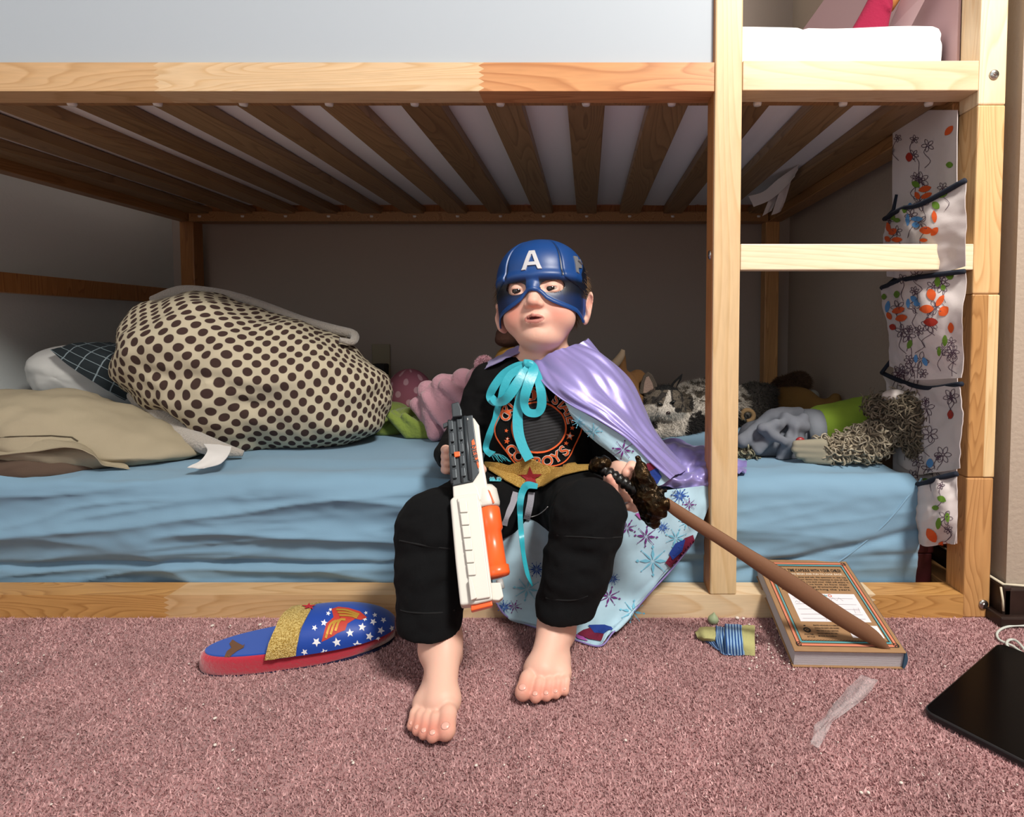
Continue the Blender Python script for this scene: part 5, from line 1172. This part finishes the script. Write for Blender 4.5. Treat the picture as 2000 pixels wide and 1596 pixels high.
for b_, mt_, of in ((.047, m_wh, .0018), (.016, m_or, .0023)):
    arc_text('OKLAHOMA STATE', 67, 65, -158, -14, 27, b_, off=of, mt_=mt_, nm='white_outline' if mt_ is m_wh else 'lettering')
    arc_text('COWBOYS', 67, 66, 140, 42, 28, b_, True, off=of, mt_=mt_, nm='white_outline' if mt_ is m_wh else 'lettering')
for x, y, r, m_ in ((1112, 852, 9, 1), (1117, 836, 5, 0), (1105, 866, 5, 0), (991, 862, 6, 0), (990, 842, 4, 0), (992, 857, 4, 1)):
    shp('printed_star', poly2d([star(x, y, r, .45, -80)], 4), m_or, .0019)
    if m_: shp('printed_star', poly2d([star(x, y, r*.55, .45, -80)], 4), m_wh, .0024)
v, f, w_ = text2d('TM', 4, .03); shp('trademark', (v*[1, -1]+[1107, 881], f), m_wh, .0019)

# ---- mask: moulded shell over the brow and cheeks
m_mask = mat('blue_plastic', 'ffffff', .42, spec=.5, attr=True, bump=.12, bscale=500, bdist=.0003); 
def bump1(x, c, w_): return math.exp(-((x-c)/w_)**2)
def msurf(ph, z):
    t = max(0, (z-.018)/.084); q = max(.0, 1-t**2.6)**.5 if t < 1 else 0
    lo = max(0, (-z-.01)/.06); rx = (.0765-.007*lo)*q; ry = (.0800-.004*lo)*q
    d = 0
    ax = abs(ph); nzx = ax*.075
    d += .0045*bump1(z, .023, .007)*(1 if ax < .95 else max(0, 1-(ax-.95)*3))   # brow
    d -= .0045*bump1(z, .004, .011)*bump1(nzx, .034, .022)
    d += .006*bump1(nzx, 0, .009)*(bump1(z, .002, .012))
    d += .0022*bump1(z, .055, .03)*(1 if ax < .60 else 0)-.0015*bump1(ax, .63, .04)*(1 if z > .02 else 0)
    d += .0020*(1 if (ax > .68 and z > .02+(ax-.7)*-.03) else 0)
    d += .002*bump1(z-zlow(ph), .002, .003)
    d += .0014*bump1(z, -.035, .02); return H((rx+d)*math.sin(ph), -.012+(ry+d)*math.cos(ph)+.002, z)
def zlow(ph):
    a = abs(ph)*57.3
    return float(np.interp(a, [0, 5, 10, 16, 24, 34, 46, 58, 68, 74, 79, 86, 100, 115], [-.0035, -.0045, -.0090, -.0180, -.0240, -.0290, -.0330, -.0370, -.0450, -.0510, -.0500, -.0080, .024, .035]))
def hole(ph, z):
    x = abs(ph)*.0765; u = (x-.0325)/.0220; c_ = .0025+.004*(u if u > 0 else u*.2); w_ = (z-c_)/(.0125 if z > c_ else .0105)
    return (abs(u)**2.4+abs(w_)**2.0)-1
NU, NV = 300, 190; phm = 1.60
phs = np.linspace(-phm, phm, NU); tt = np.linspace(0, 1, NV); mv = np.zeros((NU, NV, 3)); hv = np.zeros((NU, NV)); zz = np.zeros((NU, NV))
for i, ph in enumerate(phs):
    zl = zlow(ph)
    for j, t in enumerate(tt):
        z = zl+(.1015-zl)*t**1.0; zz[i, j] = z; hv[i, j] = hole(ph, z)
PH = np.repeat(phs[:, None], NV, 1)
# snap vertices near the eye openings onto their outline
for i in range(1, NU-1):
    for j in range(1, NV-1):
        if abs(hv[i, j]) < .35:
            ph, z = PH[i, j], zz[i, j]; h0_ = hole(ph, z)
            if abs(h0_) < .16:
                gx = (hole(ph+1e-4, z)-h0_)/1e-4; gz = (hole(ph, z+1e-5)-h0_)/1e-5; gx_, gz_ = gx/.0765, gz
                nrm = gx_**2+gz_**2; PH[i, j] = ph-h0_*gx_/nrm/.0765; zz[i, j] = z-h0_*gz_/nrm
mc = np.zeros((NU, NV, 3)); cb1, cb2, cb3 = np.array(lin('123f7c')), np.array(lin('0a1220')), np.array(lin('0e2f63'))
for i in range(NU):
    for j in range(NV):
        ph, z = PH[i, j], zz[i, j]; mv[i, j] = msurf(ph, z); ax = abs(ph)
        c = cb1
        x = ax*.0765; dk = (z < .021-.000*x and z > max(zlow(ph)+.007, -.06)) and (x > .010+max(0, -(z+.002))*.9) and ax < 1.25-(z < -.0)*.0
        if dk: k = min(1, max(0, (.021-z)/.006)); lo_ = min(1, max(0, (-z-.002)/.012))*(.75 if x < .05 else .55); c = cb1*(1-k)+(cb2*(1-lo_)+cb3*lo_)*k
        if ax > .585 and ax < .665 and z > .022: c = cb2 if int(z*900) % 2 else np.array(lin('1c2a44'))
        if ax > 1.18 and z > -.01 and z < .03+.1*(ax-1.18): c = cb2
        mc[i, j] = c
fc = []
for i in range(NU-1):
    for j in range(NV-1):
        pm = (PH[i, j]+PH[i+1, j+1])/2; zm = (zz[i, j]+zz[i+1, j+1]+zz[i+1, j]+zz[i, j+1])/4
        if hole(pm, zm) < 0: continue
        fc.append((i*NV+j, (i+1)*NV+j, (i+1)*NV+j+1, i*NV+j+1))
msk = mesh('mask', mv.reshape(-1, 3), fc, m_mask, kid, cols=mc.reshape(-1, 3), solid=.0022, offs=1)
def onmask(m2, off): 
    v2, f = m2; vv = []
    for x, z in v2:
        ph = x/.0765; p = msurf(ph, z); q = msurf(ph+.01, z); r_ = msurf(ph, z+.0008); n = np.cross(q-p, r_-p); n /= np.linalg.norm(n)+1e-12
        if n.dot(p-HO) < 0: n = -n
        vv.append(p+n*off)
    return np.array(vv), f
m_sil = mat('silver_plastic', 'cfcfd3', .32, metal=.25)
AL = [[(-.0165, .0305), (-.0100, .0305), (-.0074, .0385), (.0066, .0385), (.0092, .0305), (.0160, .0305), (.0050, .0640), (-.0055, .0640)]]
def Amesh():
    o = [(-.0165, .0300), (-.0098, .0300), (-.0070, .0385), (.0066, .0385), (.0094, .0300), (.0160, .0300), (.0048, .0635), (-.0053, .0635)]
    # two legs, crossbar and top, meeting edge to edge round the open triangle
    q = [[o[0], o[1], o[2], (-.0052, .0440), (-.0010, .0572), (-.0003, .0635), o[7]], [o[5], o[6], (-.0003, .0635), (-.0010, .0572), (.0005, .0572), (.0048, .0440), o[3], o[4]], [o[2], o[3], (.0048, .0440), (-.0052, .0440)]]
    return poly2d(q, .003)
am = Amesh(); v_, f_ = onmask(am, .0045); v2_, _ = onmask(am, .0015)
mesh('letter_emblem', v_, f_, m_sil, msk, smooth=False, solid=.0035, offs=-1, bevel=.0004)
wing = poly2d([[(.0755, .030), (.081, .028), (.083, .040), (.0945, .042), (.0955, .047), (.084, .052), (.090, .056), (.092, .062), (.078, .060)]], .003)
v_, f_ = onmask(wing, .0040); mesh('side_emblem', v_, f_, mat('dull_silver', '8e9095', .4, metal=.5), msk, smooth=False, solid=.003, offs=-1)

# ---- cape
m_sat = mat('lilac_satin', '8f86c4', .40, spec=.8, sheen=.3, metal=.3, bump=.10, bscale=60, bdist=.003); m_lin = mat('snow_cotton', 'a9c9d9', .85, var=.10, vscale=26)
cape = loft('cape', [
 [(1034, 704, .062), (1064, 752, .022), (1112, 790, -.002), (1172, 822, -.022), (1240, 868, -.030), (1309, 936, -.028)],
 [(1062, 698, .058), (1098, 738, .020), (1142, 778, .000), (1200, 812, -.016), (1256, 862, -.022), (1318, 928, -.010)],
 [(1096, 684, .070), (1150, 716, .045), (1188, 762, .025), (1228, 812, .015), (1272, 865, .012), (1330, 925, .020)],
 [(1124, 672, .088), (1180, 700, .078), (1222, 748, .062), (1250, 808, .050), (1288, 862, .045), (1340, 915, .050)],
 [(1146, 664, .115), (1188, 708, .125), (1226, 758, .120), (1252, 812, .110), (1280, 868, .10), (1335, 915, .09)],
 [(1120, 678, .150), (1150, 720, .175), (1190, 780, .19), (1220, 830, .19), (1250, 880, .18), (1300, 920, .17)]], m_sat, kid, 130, 110, .013, 4.2, 1.3, 4, solid=.0012)
cl_ = loft('lining_strip', [
 [(1104, 786, .006), (1172, 824, -.014), (1240, 870, -.022), (1307, 937, -.020)],
 [(1110, 800, .004), (1160, 842, -.012), (1222, 892, -.022), (1290, 948, -.022)],
 [(1116, 812, .008), (1158, 858, -.006), (1206, 896, -.016), (1262, 948, -.020)]], m_lin, cape, 20, 60, .002, 2, 3, 7)
left_ = loft('cape_shoulder', [[(1020, 684, .085), (990, 700, .075), (962, 712, .08), (938, 724, .10)], [(1012, 676, .11), (985, 690, .12), (960, 704, .13), (945, 716, .14)], [(1010, 690, .15), (985, 705, .17), (960, 720, .18), (945, 735, .18)]], m_sat, cape, 20, 24, .003, 3, 3, 3)
bun = loft('cape_train', [
 [(1262, 880, .15), (1300, 858, .17), (1345, 864, .16), (1385, 880, .15), (1420, 892, .14), (1458, 902, .12)],
 [(1268, 892, .10), (1310, 866, .10), (1352, 876, .09), (1388, 896, .10), (1422, 902, .10), (1460, 912, .10)],
 [(1280, 905, .055), (1318, 905, .04), (1350, 908, .05), (1385, 905, .05), (1425, 915, .065), (1456, 918, .07)],
 [(1290, 930, .02), (1322, 935, .015), (1352, 930, .025), (1388, 930, .03), (1420, 922, .055), (1440, 922, .065)],
 [(1270, 948, .00), (1320, 952, .005), (1352, 952, .01), (1385, 950, .02), (1412, 938, .045), (1430, 928, .06)]], m_sat, cape, 90, 100, .020, 2.6, 3.0, 14)
low = loft('cape_lining', [
 [(955, 985, .01), (1060, 980, .005), (1150, 975, .0), (1262, 962, -.006), (1345, 952, .004), (1392, 948, .022)],
 [(965, 1060, -.002), (1060, 1050, -.006), (1160, 1045, -.01), (1270, 1030, -.014), (1330, 1020, -.006), (1378, 1005, .012)],
 [(962, 1115, -.006), (1055, 1112, -.012), (1150, 1108, -.018), (1250, 1098, -.020), (1310, 1085, -.012), (1352, 1062, .004)],
 [(966, 1172, -.014), (1050, 1180, -.024), (1135, 1185, -.034), (1215, 1172, -.030), (1268, 1150, -.020), (1312, 1112, -.008)],
 [(985, 1200, -.020), (1065, 1216, -.034), (1135, 1228, -.052), (1196, 1222, -.055), (1228, 1200, -.040), (1268, 1160, -.020)],
 [(1010, 1212, -.024), (1080, 1236, -.045), (1125, 1250, -.070), (1172, 1261, -.085), (1196, 1236, -.070), (1222, 1212, -.045)]], m_lin, cape, 90, 90, .008, 2.6, 2.6, 21)
T_l = bvh(low, cl_)
m_plum = mat('plum_snow', '6b2a78', .85); m_cob = mat('cobalt_snow', '2450a0', .85); m_aqua = mat('aqua_snow', '6fb6cf', .85); m_wine = mat('wine_patch', '6e1634', .85); m_dkb = mat('deep_blue_patch', '1d3b8c', .85)
def flake(cx, cy, r, rot, n=8, sy=.9):
    o = []
    for i in range(n):
        a = math.radians(rot+360*i/n); d = (math.cos(a), math.sin(a)*sy); s_ = (-d[1], d[0])
        def q(t, w_): return (cx+d[0]*r*t+s_[0]*w_*r, cy+d[1]*r*t+s_[1]*w_*r)
        if i % 2 == 0:
            o.append([q(.06, 0), q(.42, .10), q(.74, .02), q(.74, -.02), q(.42, -.10)]); o.append([q(.76, 0), q(.88, .09), q(1.0, 0), q(.88, -.09)])
        else:
            o.append([q(.06, 0), q(.3, .05), q(.85, .012), q(.85, -.012), q(.3, -.05)]); o.append([q(.86, 0), q(.92, .05), q(.98, 0), q(.92, -.05)])
    return o
fl = {'p': [(1217, 878, 22, 10), (1262, 1047, 24, 5), (1225, 1030, 20, 30), (1190, 1165, 24, 15), (1345, 985, 14, 0), (1005, 1185, 16, 20)], 'b': [(1295, 1030, 13, 12), (1327, 968, 18, 5), (1197, 1130, 14, 10), (1048, 1112, 18, 0), (985, 1185, 16, 25), (1150, 1075, 12, 5)], 'a': [(1320, 1050, 22, 20), (1275, 1095, 34, 0), (1235, 1195, 26, 10), (1255, 915, 13, 0), (1120, 1160, 26, 30), (1030, 1150, 28, 10), (1340, 1020, 16, 15), (1160, 842, 18, 0), (1130, 825, 14, 20), (1085, 1205, 20, 5)]}
for k_, mt_ in (('p', m_plum), ('b', m_cob), ('a', m_aqua)):
    for x, y, r, ro in fl[k_]: drape('snowflake_print', poly2d(flake(x, y, r, ro, 12 if k_ == 'b' else 8), 6), T_l, mt_, cape, .0022 if k_ != 'a' else .0019, -.02, smooth=False)
_m = m_wine
for q in [[(1335, 1050), (1352, 1044), (1356, 1058), (1340, 1075), (1320, 1100), (1308, 1108), (1298, 1098), (1312, 1078)], [(1262, 905), (1280, 900), (1285, 912), (1262, 922)], [(1170, 1222), (1182, 1236), (1176, 1254), (1150, 1250), (1128, 1240), (1140, 1232)]]: drape('border_patch', poly2d([q], 5), T_l, _m, cape, .0024, -.02, smooth=False)
_m = m_dkb
for q in [[(1318, 1060), (1336, 1052), (1330, 1075), (1312, 1092), (1306, 1080)], [(1262, 925), (1282, 912), (1292, 930), (1284, 944), (1262, 942)], [(1150, 1222), (1182, 1222), (1196, 1228), (1180, 1240), (1162, 1238)]]: drape('border_patch', poly2d([q], 5), T_l, _m, cape, .0027, -.02, smooth=False)
_m = mat('orchid_patch', 'a34f9c', .85)
for q in [[(1120, 1238), (1140, 1246), (1150, 1254), (1128, 1250)], [(1240, 1003), (1262, 998), (1272, 1010), (1250, 1014)]]: drape('border_patch', poly2d([q], 5), T_l, _m, cape, .0025, -.02, smooth=False)
ed = [P(*q) for q in ((966, 1172, -.016), (985, 1200, -.022), (1010, 1213, -.026), (1080, 1237, -.047), (1125, 1251, -.072), (1172, 1262, -.087), (1197, 1236, -.072), (1222, 1212, -.047), (1268, 1160, -.022), (1312, 1112, -.010), (1352, 1062, .002))]
mesh('hem', *tube(ed, .0013, 6, smoothn=80), mat('lilac_hem', '8a7ab5', .5), cape)

# ---- turquoise ribbon
m_rib = mat('turquoise_ribbon', '28a7b8', .38, sheen=.3, spec=.6, bump=.3, bscale=200, bdist=.001)
T_all = bvh(shirt, trou, bel, body)
def rp(L_): return [hit(T_all, x, y, o, .03) for x, y, o in L_]
rb1 = thing_r = None
strip3('ribbon', rp([(1034, 712, .008), (1012, 714, .014), (985, 730, .018), (965, 755, .020), (957, 775, .018), (966, 786, .012), (978, 780, .014), (985, 755, .020), (1000, 730, .018), (1032, 712, .010)]), [.010, .012, .014, .014, .013, .012, .012, .013, .013, .010], m_rib, cape, .0006, 120)
strip3('ribbon', rp([(1036, 712, .009), (1020, 735, .022), (1000, 765, .024), (985, 782, .022), (970, 785, .018), (960, 775, .022)]), [.012, .015, .016, .015, .013, .010], m_rib, cape, .0006, 80)
strip3('ribbon', rp([(1036, 708, .010), (1042, 722, .020), (1034, 745, .026), (1026, 770, .024), (1024, 790, .016), (1032, 805, .012), (1050, 806, .012), (1058, 790, .018), (1056, 760, .022), (1048, 730, .018), (1038, 710, .010)]), [.010, .017, .017, .016, .013, .013, .013, .015, .015, .013, .010], m_rib, cape, .0006, 120)
strip3('ribbon', rp([(1028, 714, .010), (1000, 758, .012), (975, 790, .008), (968, 820, .005), (958, 850, .005), (952, 875, .006), (962, 888, .006)]), [.010, .012, .010, .012, .015, .015, .013], m_rib, cape, .0006, 80)
strip3('ribbon', rp([(1034, 715, .011), (1020, 760, .012), (1012, 800, .008), (1012, 840, .006), (1020, 870, .006), (1034, 898, .008)]), [.012, .013, .016, .017, .016, .015], m_rib, cape, .0006, 80)
strip3('ribbon', rp([(1050, 950, .009), (1030, 948, .014), (1020, 962, .012), (1016, 985, .008), (1016, 1010, .008)])+[P(1018, 1040, -.075), P(1022, 1080, -.085), P(1030, 1120, -.09), P(1040, 1145, -.09)], [.008, .012, .011, .010, .009, .008, .007, .006, .003], m_rib, cape, .0006, 110, tw=[0, 0, 0, 0, .5, .2, .6, .2, .8])
F = fld(1020, 700, 1052, 725, .02, .07, .0012, .02); q = hit(T_all, 1034, 712, .012, .03); F.ell(q, (.010, .007, .008), .003); F.cap(q+V(-.006, 0, .004), q+V(.006, 0, -.004), .005, .005, .003); F.bump(lambda p: .0012*nz(p, 160, 2)); F.obj('ribbon_knot', m_rib, cape, 1)
fr_ = []
for i in range(16):
    x = 958+i*1.2; a = hit(T_all, x, 886+abs(8-i)*.2, .004, 0); b = hit(T_all, x+6+random.random()*18, 896+random.random()*8, .004, 0); fr_.append(tube([a, (a+b)/2+V(0, -.002, .002), b], .0005, 4))
for i in range(14):
    x = 957+i*1.6; a = hit(T_all, x, 940, .006, 0); b = hit(T_all, x+random.uniform(-3, 6), 932+random.random()*4, .007, 0); fr_.append(tube([a, b], .0012, 4))
mesh('frayed_ends', *merge(fr_), m_rib, cape, kind='stuff')

# ================================================================ toy blaster
bl = thing('toy_blaster', tuple(P(930, 1185, -.17)), 'white and grey toy dart blaster with orange barrel, held muzzle down by the child', 'toy blaster')
g0, g1 = P(903, 815, -.085), P(932, 1178, -.212)
ga = g1-g0; GL = np.linalg.norm(ga); ga /= GL; vdir = (g0+g1)/2-CAM; gs = np.cross(vdir, ga); gs /= np.linalg.norm(gs)
if gs[0] < 0: gs = -gs
gn = np.cross(ga, gs); gn /= np.linalg.norm(gn)
if gn.dot(vdir) > 0: gn = -gn
# the top rail is turned a little so the right flank shows
def gp(px, py, d=0):
    "point of the blaster's plane seen at px,py, raised d toward the viewer"
    r = ray(px, py); t = ((g0-CAM).dot(gn)+d)/r.dot(gn); return CAM+r*t
def gslab(nm, pts, d0, d1, mt_, bev=.001, **k):
    top = [gp(x, y, 0)+gn*d1 for x, y in pts]; bot = -gn*(d1-d0); v, f = prism(top, bot); return mesh(nm, v, f, mt_, bl, smooth=False, bevel=bev, bseg=3, **k)
m_gw = mat('off_white_plastic', 'd3d1c9', .38); m_gg = mat('gunmetal_plastic', '3a4146', .32, metal=.35); m_go = mat('orange_plastic', 'f0622a', .3, spec=.5); m_gk = mat('light_grey_plastic', '9da1a1', .4)
gslab('rear_shell', [(893, 817), (925, 812), (936, 828), (944, 900), (952, 945), (962, 985), (900, 990), (884, 948), (878, 850)], -.040, -.004, m_gw, .003)
gslab('top_rail', [(874, 824), (885, 817), (923, 810), (928, 850), (936, 922), (928, 934), (924, 940), (884, 949), (879, 900)], -.006, .000, m_gg, .0012)
for i, (x0, y0, x1, y1, w_) in enumerate(((877, 822, 883, 944, 5), (893, 812, 903, 941, 5), (908, 815, 919, 936, 8))):
    a, b = gp(x0, y0), gp(x1, y1); tv = tube([a-gn*.001, a+gn*.002, b+gn*.002, b-gn*.001], w_/FPX*.42, 8); mesh('rail_ridge', *tv, m_gg, bl)
for i in range(5):
    f0_ = i/5.0; x0 = 875+f0_*9; y0 = 824+f0_*118; gslab('rail_tooth', [(x0, y0), (x0+9, y0-1), (x0+10.5, y0+17), (x0+1.5, y0+18)], .0, .0042, m_gg, .0008); gslab('rail_tooth', [(x0+17, y0-3), (x0+26, y0-4), (x0+27.5, y0+13), (x0+18.5, y0+14)], .0, .0040, m_gg, .0008)
gslab('rear_sight', [(882, 794), (896, 790), (902, 806), (903, 818), (884, 820)], -.004, .010, m_gg, .0015)
gslab('side_peg', [(865, 828), (875, 824), (876, 832), (866, 836)], -.005, .001, m_gg, .0008)
gslab('indicator', [(887, 885), (898, 884), (899, 893), (888, 895)], .0, .0046, m_go, .0006)
mesh('screw', *lathe(gp(912, 820)+gn*.001, gn, [(0, .0022), (.0015, .002), (.0016, .0001)], 10), m_gk, bl)
gslab('logo_panel', [(921, 862), (925, 858), (929, 870), (933, 890), (936, 912), (934, 916), (929, 900), (923, 884)], .0, .0012, m_go, .0003)
v, f, w_ = text2d('NERF', 14, .04); vv = v*[1, -1]; a_ = math.radians(76); R2 = np.array([[math.cos(a_), -math.sin(a_)], [math.sin(a_), math.cos(a_)]]); vv = (vv-[w_/2, -5])@R2.T+[929, 888]
vv = (vv-[929, 888])*[.8, 1]+[928, 888]
mesh('logo_print', [gp(x, y)+gn*.0016 for x, y in vv], f, mat('dark_print', '2b2f33', .5), bl, smooth=False)
gslab('neck', [(884, 948), (925, 940), (934, 952), (940, 975), (930, 985), (886, 985)], -.030, -.002, m_gw, .002)
gslab('barrel_shroud', [(879, 976), (889, 968), (932, 962), (940, 985), (952, 1080), (964, 1172), (930, 1180), (899, 1183), (890, 1100)], -.036, .001, m_gw, .003)
gslab('shroud_side', [(893, 975), (933, 966), (958, 1168), (921, 1174)], .001, .0045, m_gw, .0015)
for i in range(6):
    t = i/5; x0 = 896+t*16; y0 = 981+t*122; gslab('shroud_step', [(x0, y0), (x0+16, y0-1), (x0+18, y0+22), (x0+3, y0+23)], .0045, .0072, m_gw, .0010)
gslab('front_sight', [(915, 1134), (922, 1132), (932, 1170), (920, 1175)], .004, .010, m_gw, .001)
cax0, cax1 = gp(952, 985)-gn*.020, gp(972, 1122)-gn*.020; cdir = cax1-cax0; CLn = np.linalg.norm(cdir); r_ = .0155
mesh('barrel_collar', *lathe(cax0-cdir/CLn*.030, cdir, [(0, .012), (.006, .0165), (.024, .0180), (.028, .0172), (.030, .0165), (.030, .001)], 28), m_gw, bl)
mesh('collar_ring', *lathe(cax0-cdir/CLn*.0015, cdir, [(0, .001), (0, .0172), (.003, .0172), (.003, .001)], 28), m_gk, bl)
mesh('orange_barrel', *lathe(cax0, cdir, [(0, .001), (0.001, .0150), (.003, .0165), (CLn*.33, .0165), (CLn*.37, .0140), (CLn*.86, .0140), (CLn*.865, .0168), (CLn*.97, .0168), (CLn, .0155), (CLn, .001)], 32), m_go, bl)
gslab('muzzle_block', [(955, 1137), (978, 1136), (984, 1165), (975, 1172), (955, 1171)], -.030, -.006, m_gw, .0015)
mesh('muzzle_vent', *lathe(gp(963, 1153)-gn*.006, gn, [(-.001, .0), (-.001, .0062), (.0012, .0062), (.0012, .0048), (.0002, .004), (.0002, .0001)], 16), mat('vent_dark', '20262a', .4, metal=.3), bl)
mesh('spring_rod', *tube([gp(976, 1128)-gn*.018, gp(980, 1146)-gn*.018], .0045, 12), m_gk, bl)
gslab('muzzle', [(919, 1178), (960, 1170), (963, 1182), (920, 1193)], -.026, -.004, m_go, .0015)
gslab('orange_accent', [(953, 955), (957, 958), (966, 980), (963, 982)], -.006, -.0025, m_go, .0004)
# grip running back into the hand
mesh('grip', *merge([tube([gp(898, 868)-gn*.035, gp(900, 885)-gn*.062, gp(898, 905)-gn*.085], [.017, .016, .015], 12)]), m_gw, bl)
gslab('trigger', [(938, 918), (944, 916), (947, 924), (941, 930)], -.020, -.012, mat('rose_plastic', 'b8848c', .5), .0006)

# ================================================================ toy sword
sw = thing('toy_sword', tuple(P(1500, 1130, -.13)), 'brown-bladed toy sword with a dark bronze winged guard, its tip resting on the book', 'toy sword')
m_brz = mat('aged_bronze', '3a2a14', .34, metal=.8, bump=1, bscale=110, bdist=.003, col2='15100a', vscale=None or 60); m_hnd = mat('black_grip', '0e0c0b', .35, bump=.6, bscale=200, bdist=.001)
S0, S1 = P(1162, 908, -.052), P(1296, 990, -.112)
sd = (S1-S0); SLn = np.linalg.norm(sd); sd /= SLn
F = fld(1140, 880, 1330, 1040, -.15, -.03, .0015, .02)
F.ell(P(1168, 908, -.055), (.0125, .0125, .013), .004); F.ell(P(1180, 905, -.058), (.010, .010, .011), .006); F.ell(P(1158, 914, -.052), (.007, .006, .008), .003); F.ell(P(1172, 921, -.058), (.005, .005, .006), .003)
for a, b, r0, r1 in (((1246, 895, -.088), (1252, 930, -.092), .0035, .010), ((1252, 930, -.092), (1262, 962, -.095), .011, .013), ((1245, 925, -.085), (1240, 958, -.085), .006, .010), ((1256, 915, -.094), (1270, 945, -.098), .005, .009), ((1262, 965, -.095), (1280, 990, -.104), .014, .014),
    ((1280, 990, -.104), (1298, 985, -.112), .011, .009), ((1270, 990, -.10), (1276, 1018, -.098), .012, .010), ((1270, 955, -.10), (1290, 962, -.106), .006, .005), ((1288, 960, -.106), (1300, 958, -.108), .004, .003), ((1284, 1000, -.106), (1300, 1005, -.11), .008, .004), ((1250, 975, -.09), (1262, 1008, -.092), .010, .007)):
    F.cap(P(*a), P(*b), r0, r1, .006)
F.bump(lambda p: .0022*nz(p, 90, 3)+.0012*nz(p, 220, 5)); F.obj('guard', m_brz, sw, 1)
hp = [S0+sd*SLn*t for t in np.linspace(.06, .80, 40)]; mesh('grip', *tube(hp, [.0085+.0012*math.sin(i*1.6) for i in range(40)], 14), m_hnd, sw)
m_bld = mat('brown_blade', '745038', .7, bump=.3, bscale=300, bdist=.0005)
tipp = P(1742, 1272, -.136)
top_ = [P(1304, 972, -.112), P(1348, 1000, -.114), P(1440, 1057, -.120), P(1545, 1120, -.125), P(1643, 1186, -.130), P(1712, 1232, -.134), tipp]
bot_ = [P(1295, 991, -.112), P(1330, 1018, -.114), P(1420, 1076, -.120), P(1522, 1146, -.125), P(1624, 1214, -.130), P(1698, 1257, -.134), tipp+V(-.001, 0, -.0005)]
tt_ = np.linspace(0, 6, 60); A_, B_ = crom(np.array(top_), tt_), crom(np.array(bot_), tt_); M_ = (A_+B_)/2; nd_ = V(0, -1, .0); cross = np.stack([A_, M_*.12+A_*.88+nd_*.0036, M_+nd_*.0038, M_*.12+B_*.88+nd_*.0036, B_, M_-nd_*.0045], 1)
vv_ = cross.reshape(-1, 3); ff_ = [(i*6+k, i*6+(k+1) % 6, (i+1)*6+(k+1) % 6, (i+1)*6+k) for i in range(59) for k in range(6)]+[(0, 5, 4, 3, 2, 1)]
mesh('blade', vv_, ff_, m_bld, sw)
